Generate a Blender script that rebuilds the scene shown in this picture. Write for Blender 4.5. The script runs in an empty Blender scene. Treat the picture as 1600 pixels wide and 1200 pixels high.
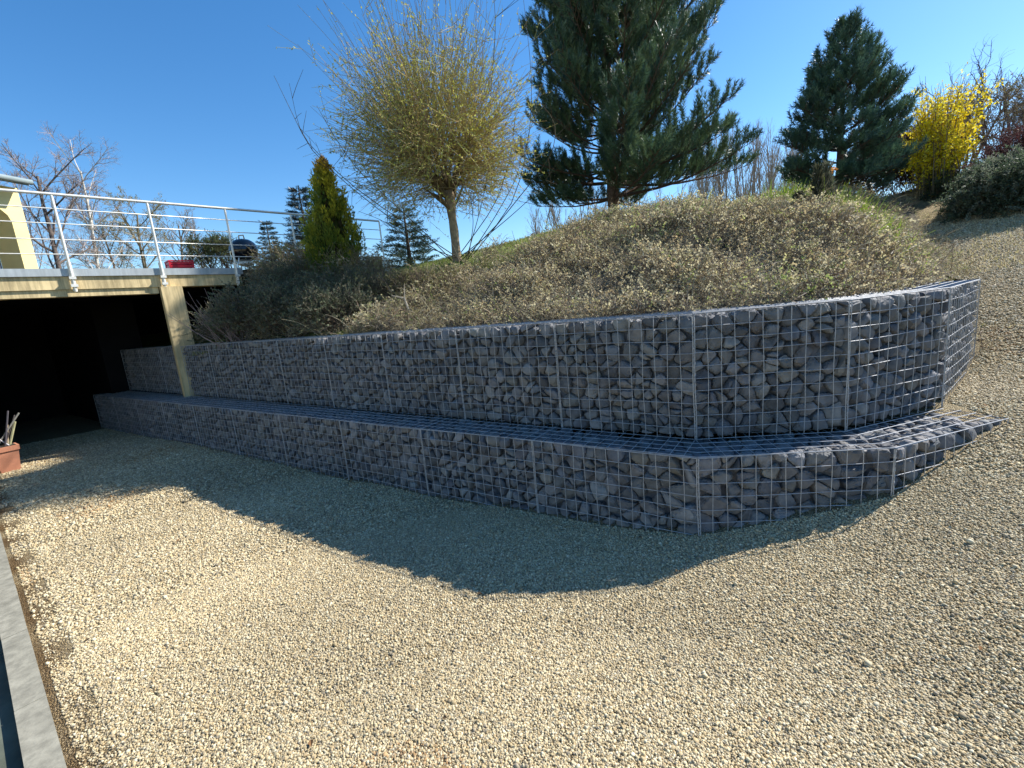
import bpy, math
import numpy as np
from math import radians, sin, cos, pi

# ------------------------------------------------------------------ camera, sky, sun, exposure
scene = bpy.context.scene
COL = scene.collection
CAMP = np.array([0.0, 0.0, 1.203])
PITCH, ROLL = 0.175, -0.0952
cp, sp = cos(PITCH), sin(PITCH)
_f = np.array([0, cp, -sp]); _u0 = np.array([0, sp, cp]); _r0 = np.array([1.0, 0, 0])
_r = cos(ROLL) * _r0 + sin(ROLL) * _u0
_u = -sin(ROLL) * _r0 + cos(ROLL) * _u0
from mathutils import Matrix
cam_data = bpy.data.cameras.new("camera")
cam_data.sensor_width = 36.0
cam_data.lens = 15.75
cam_data.clip_start = 0.05
cam_data.clip_end = 3000
cam = bpy.data.objects.new("camera", cam_data)
COL.objects.link(cam)
cam.matrix_world = Matrix(((_r[0], _u[0], -_f[0], CAMP[0]), (_r[1], _u[1], -_f[1], CAMP[1]), (_r[2], _u[2], -_f[2], CAMP[2]), (0, 0, 0, 1)))
scene.camera = cam

SUN_AZ, SUN_EL = 21.0, 41.5          # azimuth counter-clockwise from +X
world = bpy.data.worlds.new("World")
scene.world = world
world.use_nodes = True
wn = world.node_tree
bg = wn.nodes["Background"]
sky = wn.nodes.new("ShaderNodeTexSky")
sky.sky_type = 'NISHITA'
sky.sun_disc = False
sky.sun_elevation = radians(SUN_EL)
sky.sun_rotation = radians(90 - SUN_AZ)
sky.altitude = 300
sky.air_density = 1.0
sky.dust_density = 0.3
sky.ozone_density = 2.5
hs = wn.nodes.new("ShaderNodeHueSaturation")
hs.inputs["Saturation"].default_value = 1.3
wn.links.new(sky.outputs[0], hs.inputs["Color"])
wn.links.new(hs.outputs[0], bg.inputs[0])
bg.inputs[1].default_value = 0.112
sun_data = bpy.data.lights.new("sun", 'SUN')
sun_data.energy = 5.0
sun_data.angle = radians(0.53)
sun_data.color = (1.0, 0.965, 0.91)
sun = bpy.data.objects.new("sun", sun_data)
COL.objects.link(sun)
sun.rotation_euler = (radians(90 - SUN_EL), 0, radians(SUN_AZ + 90))
scene.view_settings.view_transform = 'Standard'
scene.view_settings.look = 'None'
scene.view_settings.exposure = 0.88
scene.view_settings.gamma = 1.0
scene.cycles.max_bounces = 6
scene.cycles.transparent_max_bounces = 4

# ------------------------------------------------------------------ helpers
def V(*a):
    return np.array(a, float)

def nrm(v):
    v = np.asarray(v, float)
    return v / np.maximum(np.linalg.norm(v, axis=-1, keepdims=True), 1e-9)

def tag(o, label=None, cat=None, group=None, kind=None):
    if label: o["label"] = label
    if cat: o["category"] = cat
    if group: o["group"] = group
    if kind: o["kind"] = kind
    return o

def empty(name, loc, rz=0.0):
    o = bpy.data.objects.new(name, None)
    o.empty_display_size = 0.2
    o.location = loc
    o.rotation_euler = (0, 0, rz)
    COL.objects.link(o)
    return o

class MB:
    """collects vertices, faces and a colour per vertex, then links ONE mesh object"""
    def __init__(s):
        s.v, s.f, s.c, s.n = [], [], [], 0
    def add(s, verts, faces, col=(0.5, 0.5, 0.5)):
        verts = np.asarray(verts, float).reshape(-1, 3)
        faces = np.asarray(faces, np.int64)
        s.v.append(verts)
        s.f.append(faces + s.n)
        c = np.asarray(col, float)
        if c.ndim == 1:
            c = np.tile(c[:3], (len(verts), 1))
        s.c.append(c[:, :3])
        s.n += len(verts)
        return s
    def box(s, c, size, rz=0.0, col=(0.5, 0.5, 0.5), rx=0.0):
        h = np.asarray(size, float) / 2
        P = np.array([[x, y, z] for z in (-1, 1) for y in (-1, 1) for x in (-1, 1)], float) * h
        if rx:
            P = P @ np.array([[1, 0, 0], [0, cos(rx), sin(rx)], [0, -sin(rx), cos(rx)]])
        R = np.array([[cos(rz), -sin(rz), 0], [sin(rz), cos(rz), 0], [0, 0, 1]])
        P = P @ R.T + np.asarray(c, float)
        return s.add(P, [[0, 2, 3, 1], [4, 5, 7, 6], [0, 1, 5, 4], [2, 6, 7, 3], [0, 4, 6, 2], [1, 3, 7, 5]], col)
    def prism(s, poly, z0, z1, col=(0.5, 0.5, 0.5)):
        n = len(poly)
        P = [[x, y, z0] for x, y in poly] + [[x, y, z1] for x, y in poly]
        s.add(P, [[i, (i + 1) % n, n + (i + 1) % n, n + i] for i in range(n)], col)
        base = s.n - 2 * n
        s.f.append(np.array([base + n + i for i in range(n)])[None, :])
        s.f.append(np.array([base + i for i in reversed(range(n))])[None, :])
        return s
    def tube(s, P, R, sides=6, col=(0.5, 0.5, 0.5), cap=True):
        P = np.asarray(P, float)
        k = len(P)
        R = np.full(k, R, float) if np.ndim(R) == 0 else np.asarray(R, float)
        s.add(*tubes(P[None], R[None], sides), col)
        if cap and sides >= 3:
            b = s.n - k * sides
            s.f.append(np.array([[b + i for i in reversed(range(sides))]]))
            s.f.append(np.array([[b + (k - 1) * sides + i for i in range(sides)]]))
        return s
    def lathe(s, prof, c, sides=24, col=(0.5, 0.5, 0.5)):
        a = np.arange(sides) * 2 * pi / sides
        P = np.array([[r * cos(t), r * sin(t), z] for r, z in prof for t in a]) + np.asarray(c, float)
        F = [[i * sides + j, i * sides + (j + 1) % sides, (i + 1) * sides + (j + 1) % sides, (i + 1) * sides + j] for i in range(len(prof) - 1) for j in range(sides)]
        return s.add(P, F, col)
    def build(s, name, mat, parent=None, smooth=False, origin=None, auto=None):
        me = bpy.data.meshes.new(name)
        verts = np.concatenate(s.v) if s.v else np.zeros((0, 3))
        org = np.zeros(3)
        if origin is not None:
            org = np.asarray(origin, float)
            verts = verts - org
        F = [np.asarray(f, np.int64) for f in s.f if len(f)]
        nl = sum(f.size for f in F)
        npoly = sum(len(f) for f in F)
        me.vertices.add(len(verts))
        me.vertices.foreach_set("co", verts.astype(np.float32).ravel())
        me.loops.add(nl)
        me.loops.foreach_set("vertex_index", np.concatenate([f.ravel() for f in F]).astype(np.int32))
        me.polygons.add(npoly)
        tot = np.concatenate([np.full(len(f), f.shape[1]) for f in F]).astype(np.int32)
        st = np.concatenate([[0], np.cumsum(tot)[:-1]]).astype(np.int32)
        me.polygons.foreach_set("loop_start", st)
        me.polygons.foreach_set("loop_total", tot)
        me.update(calc_edges=True)
        if s.c:
            at = me.color_attributes.new("col", 'FLOAT_COLOR', 'POINT')
            c = np.concatenate(s.c)
            at.data.foreach_set("color", np.concatenate([c, np.ones((len(c), 1))], 1).astype(np.float32).ravel())
        me.polygons.foreach_set("use_smooth", np.full(npoly, bool(smooth)))
        me.materials.append(mat)
        o = bpy.data.objects.new(name, me)
        COL.objects.link(o)
        if parent is not None:
            o.parent = parent
        elif origin is not None:
            o.location = org
        if smooth and auto:
            try:
                me.set_sharp_from_angle(angle=radians(auto))
            except Exception:
                pass
        return o

def tubes(P, R, sides=3):
    """P (N,K,3) polylines, R (N,K) radii -> verts, quad faces"""
    P = np.asarray(P, float); R = np.asarray(R, float)
    N, K, _ = P.shape
    T = np.empty_like(P)
    T[:, 1:-1] = P[:, 2:] - P[:, :-2]
    T[:, 0] = P[:, 1] - P[:, 0]
    T[:, -1] = P[:, -1] - P[:, -2]
    T = nrm(T)
    mean = nrm(P[:, -1] - P[:, 0])
    ref = np.where(np.abs(mean[:, 2:3]) < 0.8, V(0, 0, 1), V(1, 0, 0))
    A = nrm(np.cross(T, ref[:, None, :]))
    B = np.cross(T, A)
    a = np.arange(sides) * 2 * pi / sides
    ring = A[:, :, None, :] * np.cos(a)[None, None, :, None] + B[:, :, None, :] * np.sin(a)[None, None, :, None]
    verts = P[:, :, None, :] + ring * R[:, :, None, None]
    idx = np.arange(N * K * sides).reshape(N, K, sides)
    j = (np.arange(sides) + 1) % sides
    F = np.stack([idx[:, :-1], idx[:, :-1][:, :, j], idx[:, 1:][:, :, j], idx[:, 1:]], -1).reshape(-1, 4)
    return verts.reshape(-1, 3), F

def frames(axis, rng, roll=None):
    """rotation matrices whose columns are (x, y, axis) with random roll"""
    axis = nrm(axis)
    N = len(axis)
    ref = np.where(np.abs(axis[:, 2:3]) < 0.9, V(0, 0, 1), V(1, 0, 0))
    x = nrm(np.cross(ref, axis)); y = np.cross(axis, x)
    a = rng.uniform(0, 2 * pi, N) if roll is None else roll
    ca, sa = np.cos(a)[:, None], np.sin(a)[:, None]
    x2 = x * ca + y * sa
    y2 = -x * sa + y * ca
    return np.stack([x2, y2, axis], -1)

def stamp(tv, tf, pos, M, sc):
    """copy a template (n,3) to N places"""
    tv = np.asarray(tv, float); tf = np.asarray(tf)
    sc = np.asarray(sc, float)
    if sc.ndim == 1: sc = np.repeat(sc[:, None], 3, 1)
    P = np.einsum('nij,nkj->nki', M, tv[None] * sc[:, None, :]) + pos[:, None, :]
    n = len(tv)
    F = (tf[None] + (np.arange(len(pos)) * n)[:, None, None]).reshape(-1, tf.shape[1])
    return P.reshape(-1, 3), F

def rand_dir(rng, n):
    return nrm(rng.normal(size=(n, 3)))

def vary(rng, base, n, amt=0.25, rep=1):
    base = np.asarray(base, float)
    k = rng.uniform(1 - amt, 1 + amt, (n, 1)) * rng.uniform(1 - amt * .18, 1 + amt * .18, (n, 3))
    return np.repeat(base * k, rep, 0)

def pick(rng, pal, n, amt=0.2, rep=1):
    pal = np.asarray(pal, float)
    c = pal[rng.integers(0, len(pal), n)]
    return np.repeat(c * rng.uniform(1 - amt, 1 + amt, (n, 1)), rep, 0)

def ico(sub):
    t = (1 + 5 ** .5) / 2
    v = [(-1, t, 0), (1, t, 0), (-1, -t, 0), (1, -t, 0), (0, -1, t), (0, 1, t), (0, -1, -t), (0, 1, -t), (t, 0, -1), (t, 0, 1), (-t, 0, -1), (-t, 0, 1)]
    f = [(0, 11, 5), (0, 5, 1), (0, 1, 7), (0, 7, 10), (0, 10, 11), (1, 5, 9), (5, 11, 4), (11, 10, 2), (10, 7, 6), (7, 1, 8), (3, 9, 4), (3, 4, 2), (3, 2, 6), (3, 6, 8), (3, 8, 9), (4, 9, 5), (2, 4, 11), (6, 2, 10), (8, 6, 7), (9, 8, 1)]
    v = [nrm(V(*p)) for p in v]
    for _ in range(sub):
        cache, nf = {}, []
        def mid(a, b):
            k = (min(a, b), max(a, b))
            if k not in cache:
                v.append(nrm(v[a] + v[b])); cache[k] = len(v) - 1
            return cache[k]
        for a, b, c in f:
            ab, bc, ca = mid(a, b), mid(b, c), mid(c, a)
            nf += [(a, ab, ca), (b, bc, ab), (c, ca, bc), (ab, bc, ca)]
        f = nf
    return np.array(v), np.array(f)
ICO = [ico(i) for i in range(4)]

# ------------------------------------------------------------------ materials
def mat_new(name):
    m = bpy.data.materials.new(name)
    m.use_nodes = True
    nt = m.node_tree
    return m, nt, nt.nodes["Principled BSDF"]

def mat_col(name, rough=0.8, noise=(6.0, 0.25), bump=0.0, bscale=40.0, metallic=0.0, color=None, trans=0.0, spec=0.3, dist=0.01, streak=0.0):
    """colour from the 'col' attribute (or a constant) broken up by noise, with optional bump and leaf translucency"""
    m, nt, b = mat_new(name)
    N, L = nt.nodes, nt.links
    if color is None:
        a = N.new("ShaderNodeAttribute"); a.attribute_name = "col"; src = a.outputs["Color"]
    else:
        a = N.new("ShaderNodeRGB"); a.outputs[0].default_value = (*color, 1); src = a.outputs[0]
    tc = N.new("ShaderNodeTexCoord")
    if noise:
        n = N.new("ShaderNodeTexNoise"); n.inputs["Scale"].default_value = noise[0]; n.inputs["Detail"].default_value = 6
        L.new(tc.outputs["Object"], n.inputs["Vector"])
        r = N.new("ShaderNodeMapRange"); r.inputs[1].default_value = 0.3; r.inputs[2].default_value = 0.7
        r.inputs[3].default_value = 1 - noise[1]; r.inputs[4].default_value = 1 + noise[1]
        L.new(n.outputs[0], r.inputs[0])
        mx = N.new("ShaderNodeVectorMath"); mx.operation = 'SCALE'
        L.new(src, mx.inputs[0]); L.new(r.outputs[0], mx.inputs[3]); src = mx.outputs[0]
    if streak:      # rain streaks and grime running down the face
        mp = N.new("ShaderNodeMapping"); mp.inputs["Scale"].default_value = (7, 7, .55)
        L.new(tc.outputs["Object"], mp.inputs["Vector"])
        n4 = N.new("ShaderNodeTexNoise"); n4.inputs["Scale"].default_value = 2.2; n4.inputs["Detail"].default_value = 7; n4.inputs["Roughness"].default_value = .7
        L.new(mp.outputs[0], n4.inputs["Vector"])
        r4 = N.new("ShaderNodeMapRange"); r4.inputs[1].default_value = .38; r4.inputs[2].default_value = .60; r4.inputs[3].default_value = 1 - streak; r4.inputs[4].default_value = 1
        L.new(n4.outputs[0], r4.inputs[0])
        mx4 = N.new("ShaderNodeVectorMath"); mx4.operation = 'SCALE'
        L.new(src, mx4.inputs[0]); L.new(r4.outputs[0], mx4.inputs[3]); src = mx4.outputs[0]
    L.new(src, b.inputs["Base Color"])
    b.inputs["Roughness"].default_value = rough
    b.inputs["Metallic"].default_value = metallic
    b.inputs["Specular IOR Level"].default_value = spec
    if bump:
        n2 = N.new("ShaderNodeTexNoise"); n2.inputs["Scale"].default_value = bscale; n2.inputs["Detail"].default_value = 8
        L.new(tc.outputs["Object"], n2.inputs["Vector"])
        bp = N.new("ShaderNodeBump"); bp.inputs["Strength"].default_value = bump; bp.inputs["Distance"].default_value = dist
        L.new(n2.outputs[0], bp.inputs["Height"]); L.new(bp.outputs[0], b.inputs["Normal"])
    if trans:
        t = N.new("ShaderNodeBsdfTranslucent"); L.new(src, t.inputs[0])
        mix = N.new("ShaderNodeMixShader"); mix.inputs[0].default_value = trans
        L.new(b.outputs[0], mix.inputs[1]); L.new(t.outputs[0], mix.inputs[2])
        L.new(mix.outputs[0], N["Material Output"].inputs[0])
    return m

M = {}
M["stone"] = mat_col("basalt_stone", 0.75, (9, 0.35), 0.55, 28, spec=0.35, dist=0.012)
M["wire"] = mat_col("galvanised_wire", 0.6, (30, 0.2), metallic=0.35, color=(0.40, 0.405, 0.41))
M["pebble"] = mat_col("pebble", 0.7, (90, 0.18), spec=0.3)
M["leaf"] = mat_col("leaf", 0.6, (3, 0.15), trans=0.40, spec=0.25)
M["needle"] = mat_col("needle", 0.42, (2, 0.2), trans=0.22, spec=0.5)
M["bark"] = mat_col("bark", 0.9, (14, 0.35), 0.6, 30, spec=0.1)
M["twig"] = mat_col("twig", 0.85, (8, 0.2), spec=0.1)
M["render_cream"] = mat_col("cream_render", 0.9, (1.7, 0.26), 0.25, 90, color=(0.70, 0.55, 0.30), spec=0.1, dist=0.004, streak=0.42)
M["render_yellow"] = mat_col("yellow_render", 0.9, (2, 0.08), 0.25, 90, color=(0.84, 0.70, 0.34), spec=0.1, dist=0.004)
M["trim_grey"] = mat_col("grey_trim", 0.5, (3, 0.08), color=(0.42, 0.46, 0.47), spec=0.4, streak=0.2)
M["steel"] = mat_col("brushed_steel", 0.4, (20, 0.08), metallic=0.25, color=(0.80, 0.77, 0.69))
M["concrete"] = mat_col("concrete", 0.9, (5, 0.2), 0.4, 60, color=(0.42, 0.40, 0.35), spec=0.15, dist=0.005)
M["shade_concrete"] = mat_col("shade_concrete", 0.9, (2, 0.2), 0.2, 30, color=(0.013, 0.013, 0.014), spec=0.03)  # near-black colour paints in the darkness under the deck
M["white_paint"] = mat_col("white_paint", 0.5, (3, 0.05), color=(0.8, 0.8, 0.78))
M["glass_dark"] = mat_col("window_glass", 0.08, None, color=(0.05, 0.05, 0.07), spec=0.8)
M["zinc"] = mat_col("zinc_roof", 0.45, (4, 0.12), color=(0.30, 0.36, 0.36), metallic=0.3)
M["enamel"] = mat_col("black_enamel", 0.12, None, color=(0.012, 0.012, 0.014), spec=0.7)
M["red_plastic"] = mat_col("red_plastic", 0.4, (5, 0.08), color=(0.62, 0.02, 0.04))
M["terracotta"] = mat_col("terracotta", 0.85, (7, 0.15), 0.2, 60, color=(0.48, 0.215, 0.13), spec=0.1)
M["wood"] = mat_col("tan_wood", 0.8, (5, 0.2), 0.2, 30, color=(0.50, 0.30, 0.13))
M["stick"] = mat_col("stick", 0.7, (12, 0.2))
M["soil"] = mat_col("soil", 0.95, (10, 0.3), 0.5, 50, color=(0.05, 0.035, 0.025))

def mat_gravel():
    m, nt, b = mat_new("gravel_bed")
    N, L = nt.nodes, nt.links
    tc = N.new("ShaderNodeTexCoord")
    v = N.new("ShaderNodeTexVoronoi"); v.inputs["Scale"].default_value = 80
    ve = N.new("ShaderNodeTexVoronoi"); ve.feature = 'DISTANCE_TO_EDGE'; ve.inputs["Scale"].default_value = 80
    for q in (v, ve): L.new(tc.outputs["Object"], q.inputs["Vector"])
    sep = N.new("ShaderNodeSeparateColor"); L.new(v.outputs["Color"], sep.inputs[0])
    cr = N.new("ShaderNodeValToRGB")
    e = cr.color_ramp.elements
    e[0].position = 0; e[0].color = (0.27, 0.20, 0.10, 1)
    e[1].position = 1; e[1].color = (0.58, 0.475, 0.275, 1)
    for pos, c in ((0.3, (0.40, 0.305, 0.16, 1)), (0.55, (0.50, 0.40, 0.225, 1)), (0.8, (0.43, 0.36, 0.23, 1))):
        x = cr.color_ramp.elements.new(pos); x.color = c
    L.new(sep.outputs[0], cr.inputs[0])
    # the joints between pebbles are mixed to dark brown
    mr = N.new("ShaderNodeMapRange"); mr.inputs[1].default_value = 0.0; mr.inputs[2].default_value = 0.16
    L.new(ve.outputs["Distance"], mr.inputs[0])
    mix = N.new("ShaderNodeMix"); mix.data_type = 'RGBA'
    mix.inputs[6].default_value = (0.07, 0.05, 0.03, 1)
    L.new(mr.outputs[0], mix.inputs[0]); L.new(cr.outputs[0], mix.inputs[7])
    # broad patches, and the dry-grass tint carried by the 'col' attribute up the path
    n = N.new("ShaderNodeTexNoise"); n.inputs["Scale"].default_value = 0.9; n.inputs["Detail"].default_value = 5
    L.new(tc.outputs["Object"], n.inputs["Vector"])
    r = N.new("ShaderNodeMapRange"); r.inputs[1].default_value = .3; r.inputs[2].default_value = .7; r.inputs[3].default_value = .85; r.inputs[4].default_value = 1.12
    L.new(n.outputs[0], r.inputs[0])
    sc = N.new("ShaderNodeVectorMath"); sc.operation = 'SCALE'; L.new(mix.outputs[2], sc.inputs[0]); L.new(r.outputs[0], sc.inputs[3])
    at = N.new("ShaderNodeAttribute"); at.attribute_name = "col"
    mu = N.new("ShaderNodeVectorMath"); mu.operation = 'MULTIPLY'; L.new(sc.outputs[0], mu.inputs[0]); L.new(at.outputs["Color"], mu.inputs[1])
    L.new(mu.outputs[0], b.inputs["Base Color"])
    b.inputs["Roughness"].default_value = 0.85
    b.inputs["Specular IOR Level"].default_value = 0.2
    bp = N.new("ShaderNodeBump"); bp.inputs["Strength"].default_value = 0.9; bp.inputs["Distance"].default_value = 0.012
    mr2 = N.new("ShaderNodeMapRange"); mr2.inputs[2].default_value = 0.35
    L.new(ve.outputs["Distance"], mr2.inputs[0])
    n3 = N.new("ShaderNodeTexNoise"); n3.inputs["Scale"].default_value = 9; L.new(tc.outputs["Object"], n3.inputs["Vector"])
    ad = N.new("ShaderNodeMath"); ad.operation = 'ADD'; L.new(mr2.outputs[0], ad.inputs[0]); L.new(n3.outputs[0], ad.inputs[1])
    L.new(ad.outputs[0], bp.inputs["Height"]); L.new(bp.outputs[0], b.inputs["Normal"])
    return m
M["gravel"] = mat_gravel()
M["earth"] = mat_col("hill_earth", 0.95, (3, 0.35), 0.8, 14, spec=0.05, dist=0.05)

# ------------------------------------------------------------------ ground shapes
class RBF:
    def __init__(s, pts, c=1.2, reg=1e-3):
        p = np.asarray(pts, float); s.p = p[:, :2]; s.c = c
        n = len(p)
        K = np.sqrt(((s.p[:, None] - s.p[None]) ** 2).sum(-1) + c * c)
        A = np.zeros((n + 3, n + 3)); A[:n, :n] = K - reg * np.eye(n)
        A[:n, n] = 1; A[:n, n + 1:] = s.p; A[n, :n] = 1; A[n + 1:, :n] = s.p.T
        s.w = np.linalg.solve(A, np.concatenate([p[:, 2], np.zeros(3)]))
    def __call__(s, x, y):
        x = np.asarray(x, float); sh = x.shape
        q = np.stack([x.ravel(), np.asarray(y, float).ravel()], -1)
        out = np.empty(len(q))
        for i in range(0, len(q), 20000):
            b = q[i:i + 20000]
            K = np.sqrt(((b[:, None] - s.p[None]) ** 2).sum(-1) + s.c ** 2)
            out[i:i + 20000] = K @ s.w[:-3] + s.w[-3] + b @ s.w[-2:]
        return out.reshape(sh)

d2 = lambda a: V(cos(a), sin(a))
TH_L = radians(144.9)
P0 = V(1.418, 3.42); R1 = V(2.521, 3.289); Q1 = V(3.60, 3.64); S1 = V(4.955, 4.70)
PL = P0 + 13.2 * d2(TH_L)
B0 = V(1.271, 3.042); B1 = V(2.545, 2.876); B2 = V(3.712, 3.231)
BL = B0 + (V(-6.765, 8.528) - B0) * 1.42
KD = V(0.774, -0.633); KN = V(0.633, 0.774)      # kerb direction and its right-hand side
KB = -0.10                                       # kerb centre line: KN . p = KB

Gp = [(-12, 8, -.85), (-16, 13, -.9), (-6, 8, -.76), (-9.5, 10.5, -.82), (-2.7, 5.8, -.77), (-.8, 4.46, -.73), (.44, 3.6, -.68), (1.27, 3.04, -.60), (1.95, 2.96, -.47),
      (2.55, 2.87, -.33), (3.1, 3.0, -.18), (3.72, 3.2, -.02), (3.65, 3.6, .03), (4.45, 4.25, .08), (4.98, 4.65, .2),
      (-2.5, 1.8, -.75), (-5.4, 4.3, -.76), (-8.2, 6.9, -.8), (0, .2, -.70), (1.2, 1, -.58), (2.5, 1, -.36), (4, 1.5, -.1), (5.2, 3, .2), (4, -2, -.2), (1, -3, -.6), (-.3, 1.6, -.7),
      (6.3, 6.1, .72), (8.4, 8.6, 1.5), (10.7, 11.9, 2.5), (14.2, 15.2, 3.75), (20, 22, 4.6), (25, 27, 5.0),
      (8, 5.2, 1.0), (11, 8, 1.95), (15, 11.5, 3.0), (20, 15, 3.9), (9, 0, .9), (14, 2, 2.0), (22, 6, 3.2), (30, 14, 4.2),
      (0, 8, -.4), (-4, 11, -.7), (5, 8, .4), (3, 12, .8), (-4, 16, -.6), (8, 14, 1.5), (10, 20, 2.5)]
G = RBF(Gp)

nL = V(sin(TH_L), -cos(TH_L))       # inwards, away from the viewer
Mp = []
for s_ in np.arange(0, 17, 1.5):
    q = P0 + s_ * d2(TH_L) + nL * .35
    Mp.append((q[0], q[1], .93))
for q in (R1 + V(0.1, .35), Q1 + V(-.15, .35), S1 + V(-.25, .32)):
    Mp.append((q[0], q[1], .93))
Mp += [(.27, 9.0, 2.28), (1.19, 9.2, 2.50), (2.2, 9.24, 2.62), (3.4, 9.1, 2.55), (4.56, 8.9, 2.46), (5.45, 8.4, 2.44), (4.5, 7.8, 2.2), (5.4, 7.2, 1.95),
       (-1.0, 8.95, 2.08), (-2.4, 9.6, 1.95), (-3.2, 9.0, 1.62), (-4.4, 9.8, 1.5), (-3.4, 12.3, 2.3), (-5.2, 10.9, 1.5), (-7.0, 11.0, 1.05), (-10, 13.5, 1.05),
       (1.6, 5.6, 1.5), (3.2, 5.2, 1.65), (4.4, 5.6, 1.6), (0, 6.4, 1.4), (5.2, 6.3, 1.7), (-1.6, 7.0, 1.25),
       (2.8, 11.2, 2.95), (5, 12, 2.85), (8, 11, 2.6), (10, 13.8, 3.55), (9.0, 11.8, 2.85), (0, 13, 2.6), (-3, 17, 2.5), (4, 17, 3.3), (10, 18, 3.9), (15, 21, 4.6),
       (-8, 20, 2.2), (-16, 20, 2.2), (-8, 40, 1.5), (-40, 40, 1.5), (-40, 25, 1.8), (5, 40, 2.8), (25, 40, 4.6), (40, 40, 5), (60, 90, 5), (0, 100, 2), (-60, 100, 1),
       (0, 400, 3), (-400, 400, 3), (400, 400, 8), (400, 0, 6), (-400, 15, 0)]
Mp += [(5.5, 4.75, .1), (5.25, 4.5, -.2), (5.9, 5.3, .25)]
bnd = [(5.2, 5.45), (6.2, 6.15), (7.3, 7.4), (8.3, 8.7), (9.5, 10.4), (10.7, 11.9), (12.3, 14.3)]
for (x, y) in bnd:
    Mp.append((x, y, float(G(V(x), V(y))[0]) - .02))
    Mp.append((x + 1.1, y - .95, float(G(V(x + 1.1), V(y - .95))[0]) - .5))
for (x, y) in ((12, 8), (16, 11), (20, 14), (18, 18), (14, 13), (15, 5), (30, 12), (7, 3), (12, -1), (25, 0)):
    Mp.append((x, y, float(G(V(x), V(y))[0]) - .8))
H = RBF(Mp, .8, .12)

def side(A, B, x, y):     # >0 on the far (hill) side of A->B
    d = nrm(B - A)
    return -(x - A[0]) * d[1] + (y - A[1]) * d[0]

WALLLINE = [(PL + 400 * d2(TH_L), P0), (P0, R1), (R1, Q1), (Q1, S1)]
def on_hill(x, y, off=.12):
    ok = (side(*WALLLINE[0], x, y) > off) & (side(P0, R1, x, y) > off) & (side(Q1, S1, x, y) > off) | (x > S1[0])
    ok = ok & ~((x > S1[0]) & (y < 4.4))
    ok = ok & ~((x > S1[0] - .05) & (x < 7) & (side(S1, V(6.2, 6.15), x, y) < -.12))
    q = side(R1, Q1, x, y) > off
    return ok & (q | (x > S1[0]))

def grid_mesh(name, xs, ys, fz, keep, col, mat, T=None):
    X, Y = np.meshgrid(xs, ys)
    if T is not None: X, Y = T(X, Y)
    Z = fz(X, Y)
    nx, ny = len(xs), len(ys)
    idx = np.arange(nx * ny).reshape(ny, nx)
    Fq = np.stack([idx[:-1, :-1], idx[:-1, 1:], idx[1:, 1:], idx[1:, :-1]], -1).reshape(-1, 4)
    k = keep(X, Y).ravel()
    Fq = Fq[k[Fq].all(1)]
    used = np.unique(Fq)
    mp = np.full(nx * ny, -1); mp[used] = np.arange(len(used))
    P = np.stack([X.ravel(), Y.ravel(), Z.ravel()], -1)[used]
    m = MB(); m.add(P, mp[Fq], col(P))
    return m.build(name, mat, smooth=True)

rng = np.random.default_rng(7)
def lat(x, y, k, seed=0):
    """cheap smooth pseudo-noise in -1..1"""
    r = np.random.default_rng(100 + seed)
    out = np.zeros(np.shape(x))
    for _ in range(7):
        a = r.uniform(0, 2 * pi); w = k * r.uniform(.6, 1.8); ph = r.uniform(0, 2 * pi)
        out = out + np.sin((x * cos(a) + y * sin(a)) * w + ph)
    return out / 3.2

# gravel court and path, in axes along the kerb
a_s = np.concatenate([np.linspace(-30, -10, 30), np.arange(-9.6, 9, .16), np.linspace(9.3, 30, 40)])
b_s = np.concatenate([[KB], np.arange(KB + .1, 9, .16), np.linspace(9.3, 40, 70)])
def gz(x, y):
    return G(x, y) + .012 * lat(x, y, 2.2, 3)
def gcol(P):
    d = np.hypot(P[:, 0], P[:, 1])
    t = np.clip((d - 6.5) / 6, 0, 1) * (P[:, 0] > 2)
    edge = np.clip(1 - (KN[0] * P[:, 0] + KN[1] * P[:, 1] - KB - .1) / .13, 0, 1)
    nz = .5 + .5 * lat(P[:, 0], P[:, 1], 6, 9)
    e = (edge * np.clip(nz * 1.6, 0, 1))[:, None]
    c = np.ones((len(P), 3)) * (1 - t[:, None]) + V(.98, .92, .74) * t[:, None]
    return c * (1 - e) + V(.42, .33, .25) * e
ground = grid_mesh("gravel_ground", a_s, b_s, gz, lambda x, y: np.ones_like(x, bool), gcol, M["gravel"], T=lambda A, B: (KD[0] * A + KN[0] * B, KD[1] * A + KN[1] * B))
tag(ground, "pale beige gravel court running up into the path", kind="structure")

# hill
xs = np.concatenate([np.array([-500, -300, -200, -120, -80, -60]), np.linspace(-45, -16, 20), np.arange(-15, 16, .22), np.linspace(17, 45, 24), np.array([60, 80, 120, 200, 300, 500])])
ys = np.concatenate([np.arange(2.6, 20, .22), np.linspace(21, 60, 30), np.array([75, 95, 130, 200, 300, 450, 600])])
def hcol(P):
    x, y = P[:, 0], P[:, 1]
    n = lat(x, y, 1.6, 1)
    lawn = np.clip((y - 7.6 - .50 * x.clip(-3, 6) + .3 * n) / .6, 0, 1) * np.clip((3.2 - x) / 1.2 + n * .3, 0, 1)
    far = np.clip((y - 17) / 4, 0, 1)
    lawn = np.maximum(lawn, far)[:, None]
    soil = V(.125, .11, .078) * (1 + .2 * n[:, None])
    return soil * (1 - lawn) + V(.135, .16, .05) * lawn * (1 + .15 * n[:, None])
hill = grid_mesh("hill", xs, ys, lambda x, y: H(x, y) + .03 * lat(x, y, 2.5, 5), lambda x, y: on_hill(x, y), hcol, M["earth"])
tag(hill, "planted earth mound and lawn rising behind the wall", kind="structure")

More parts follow.
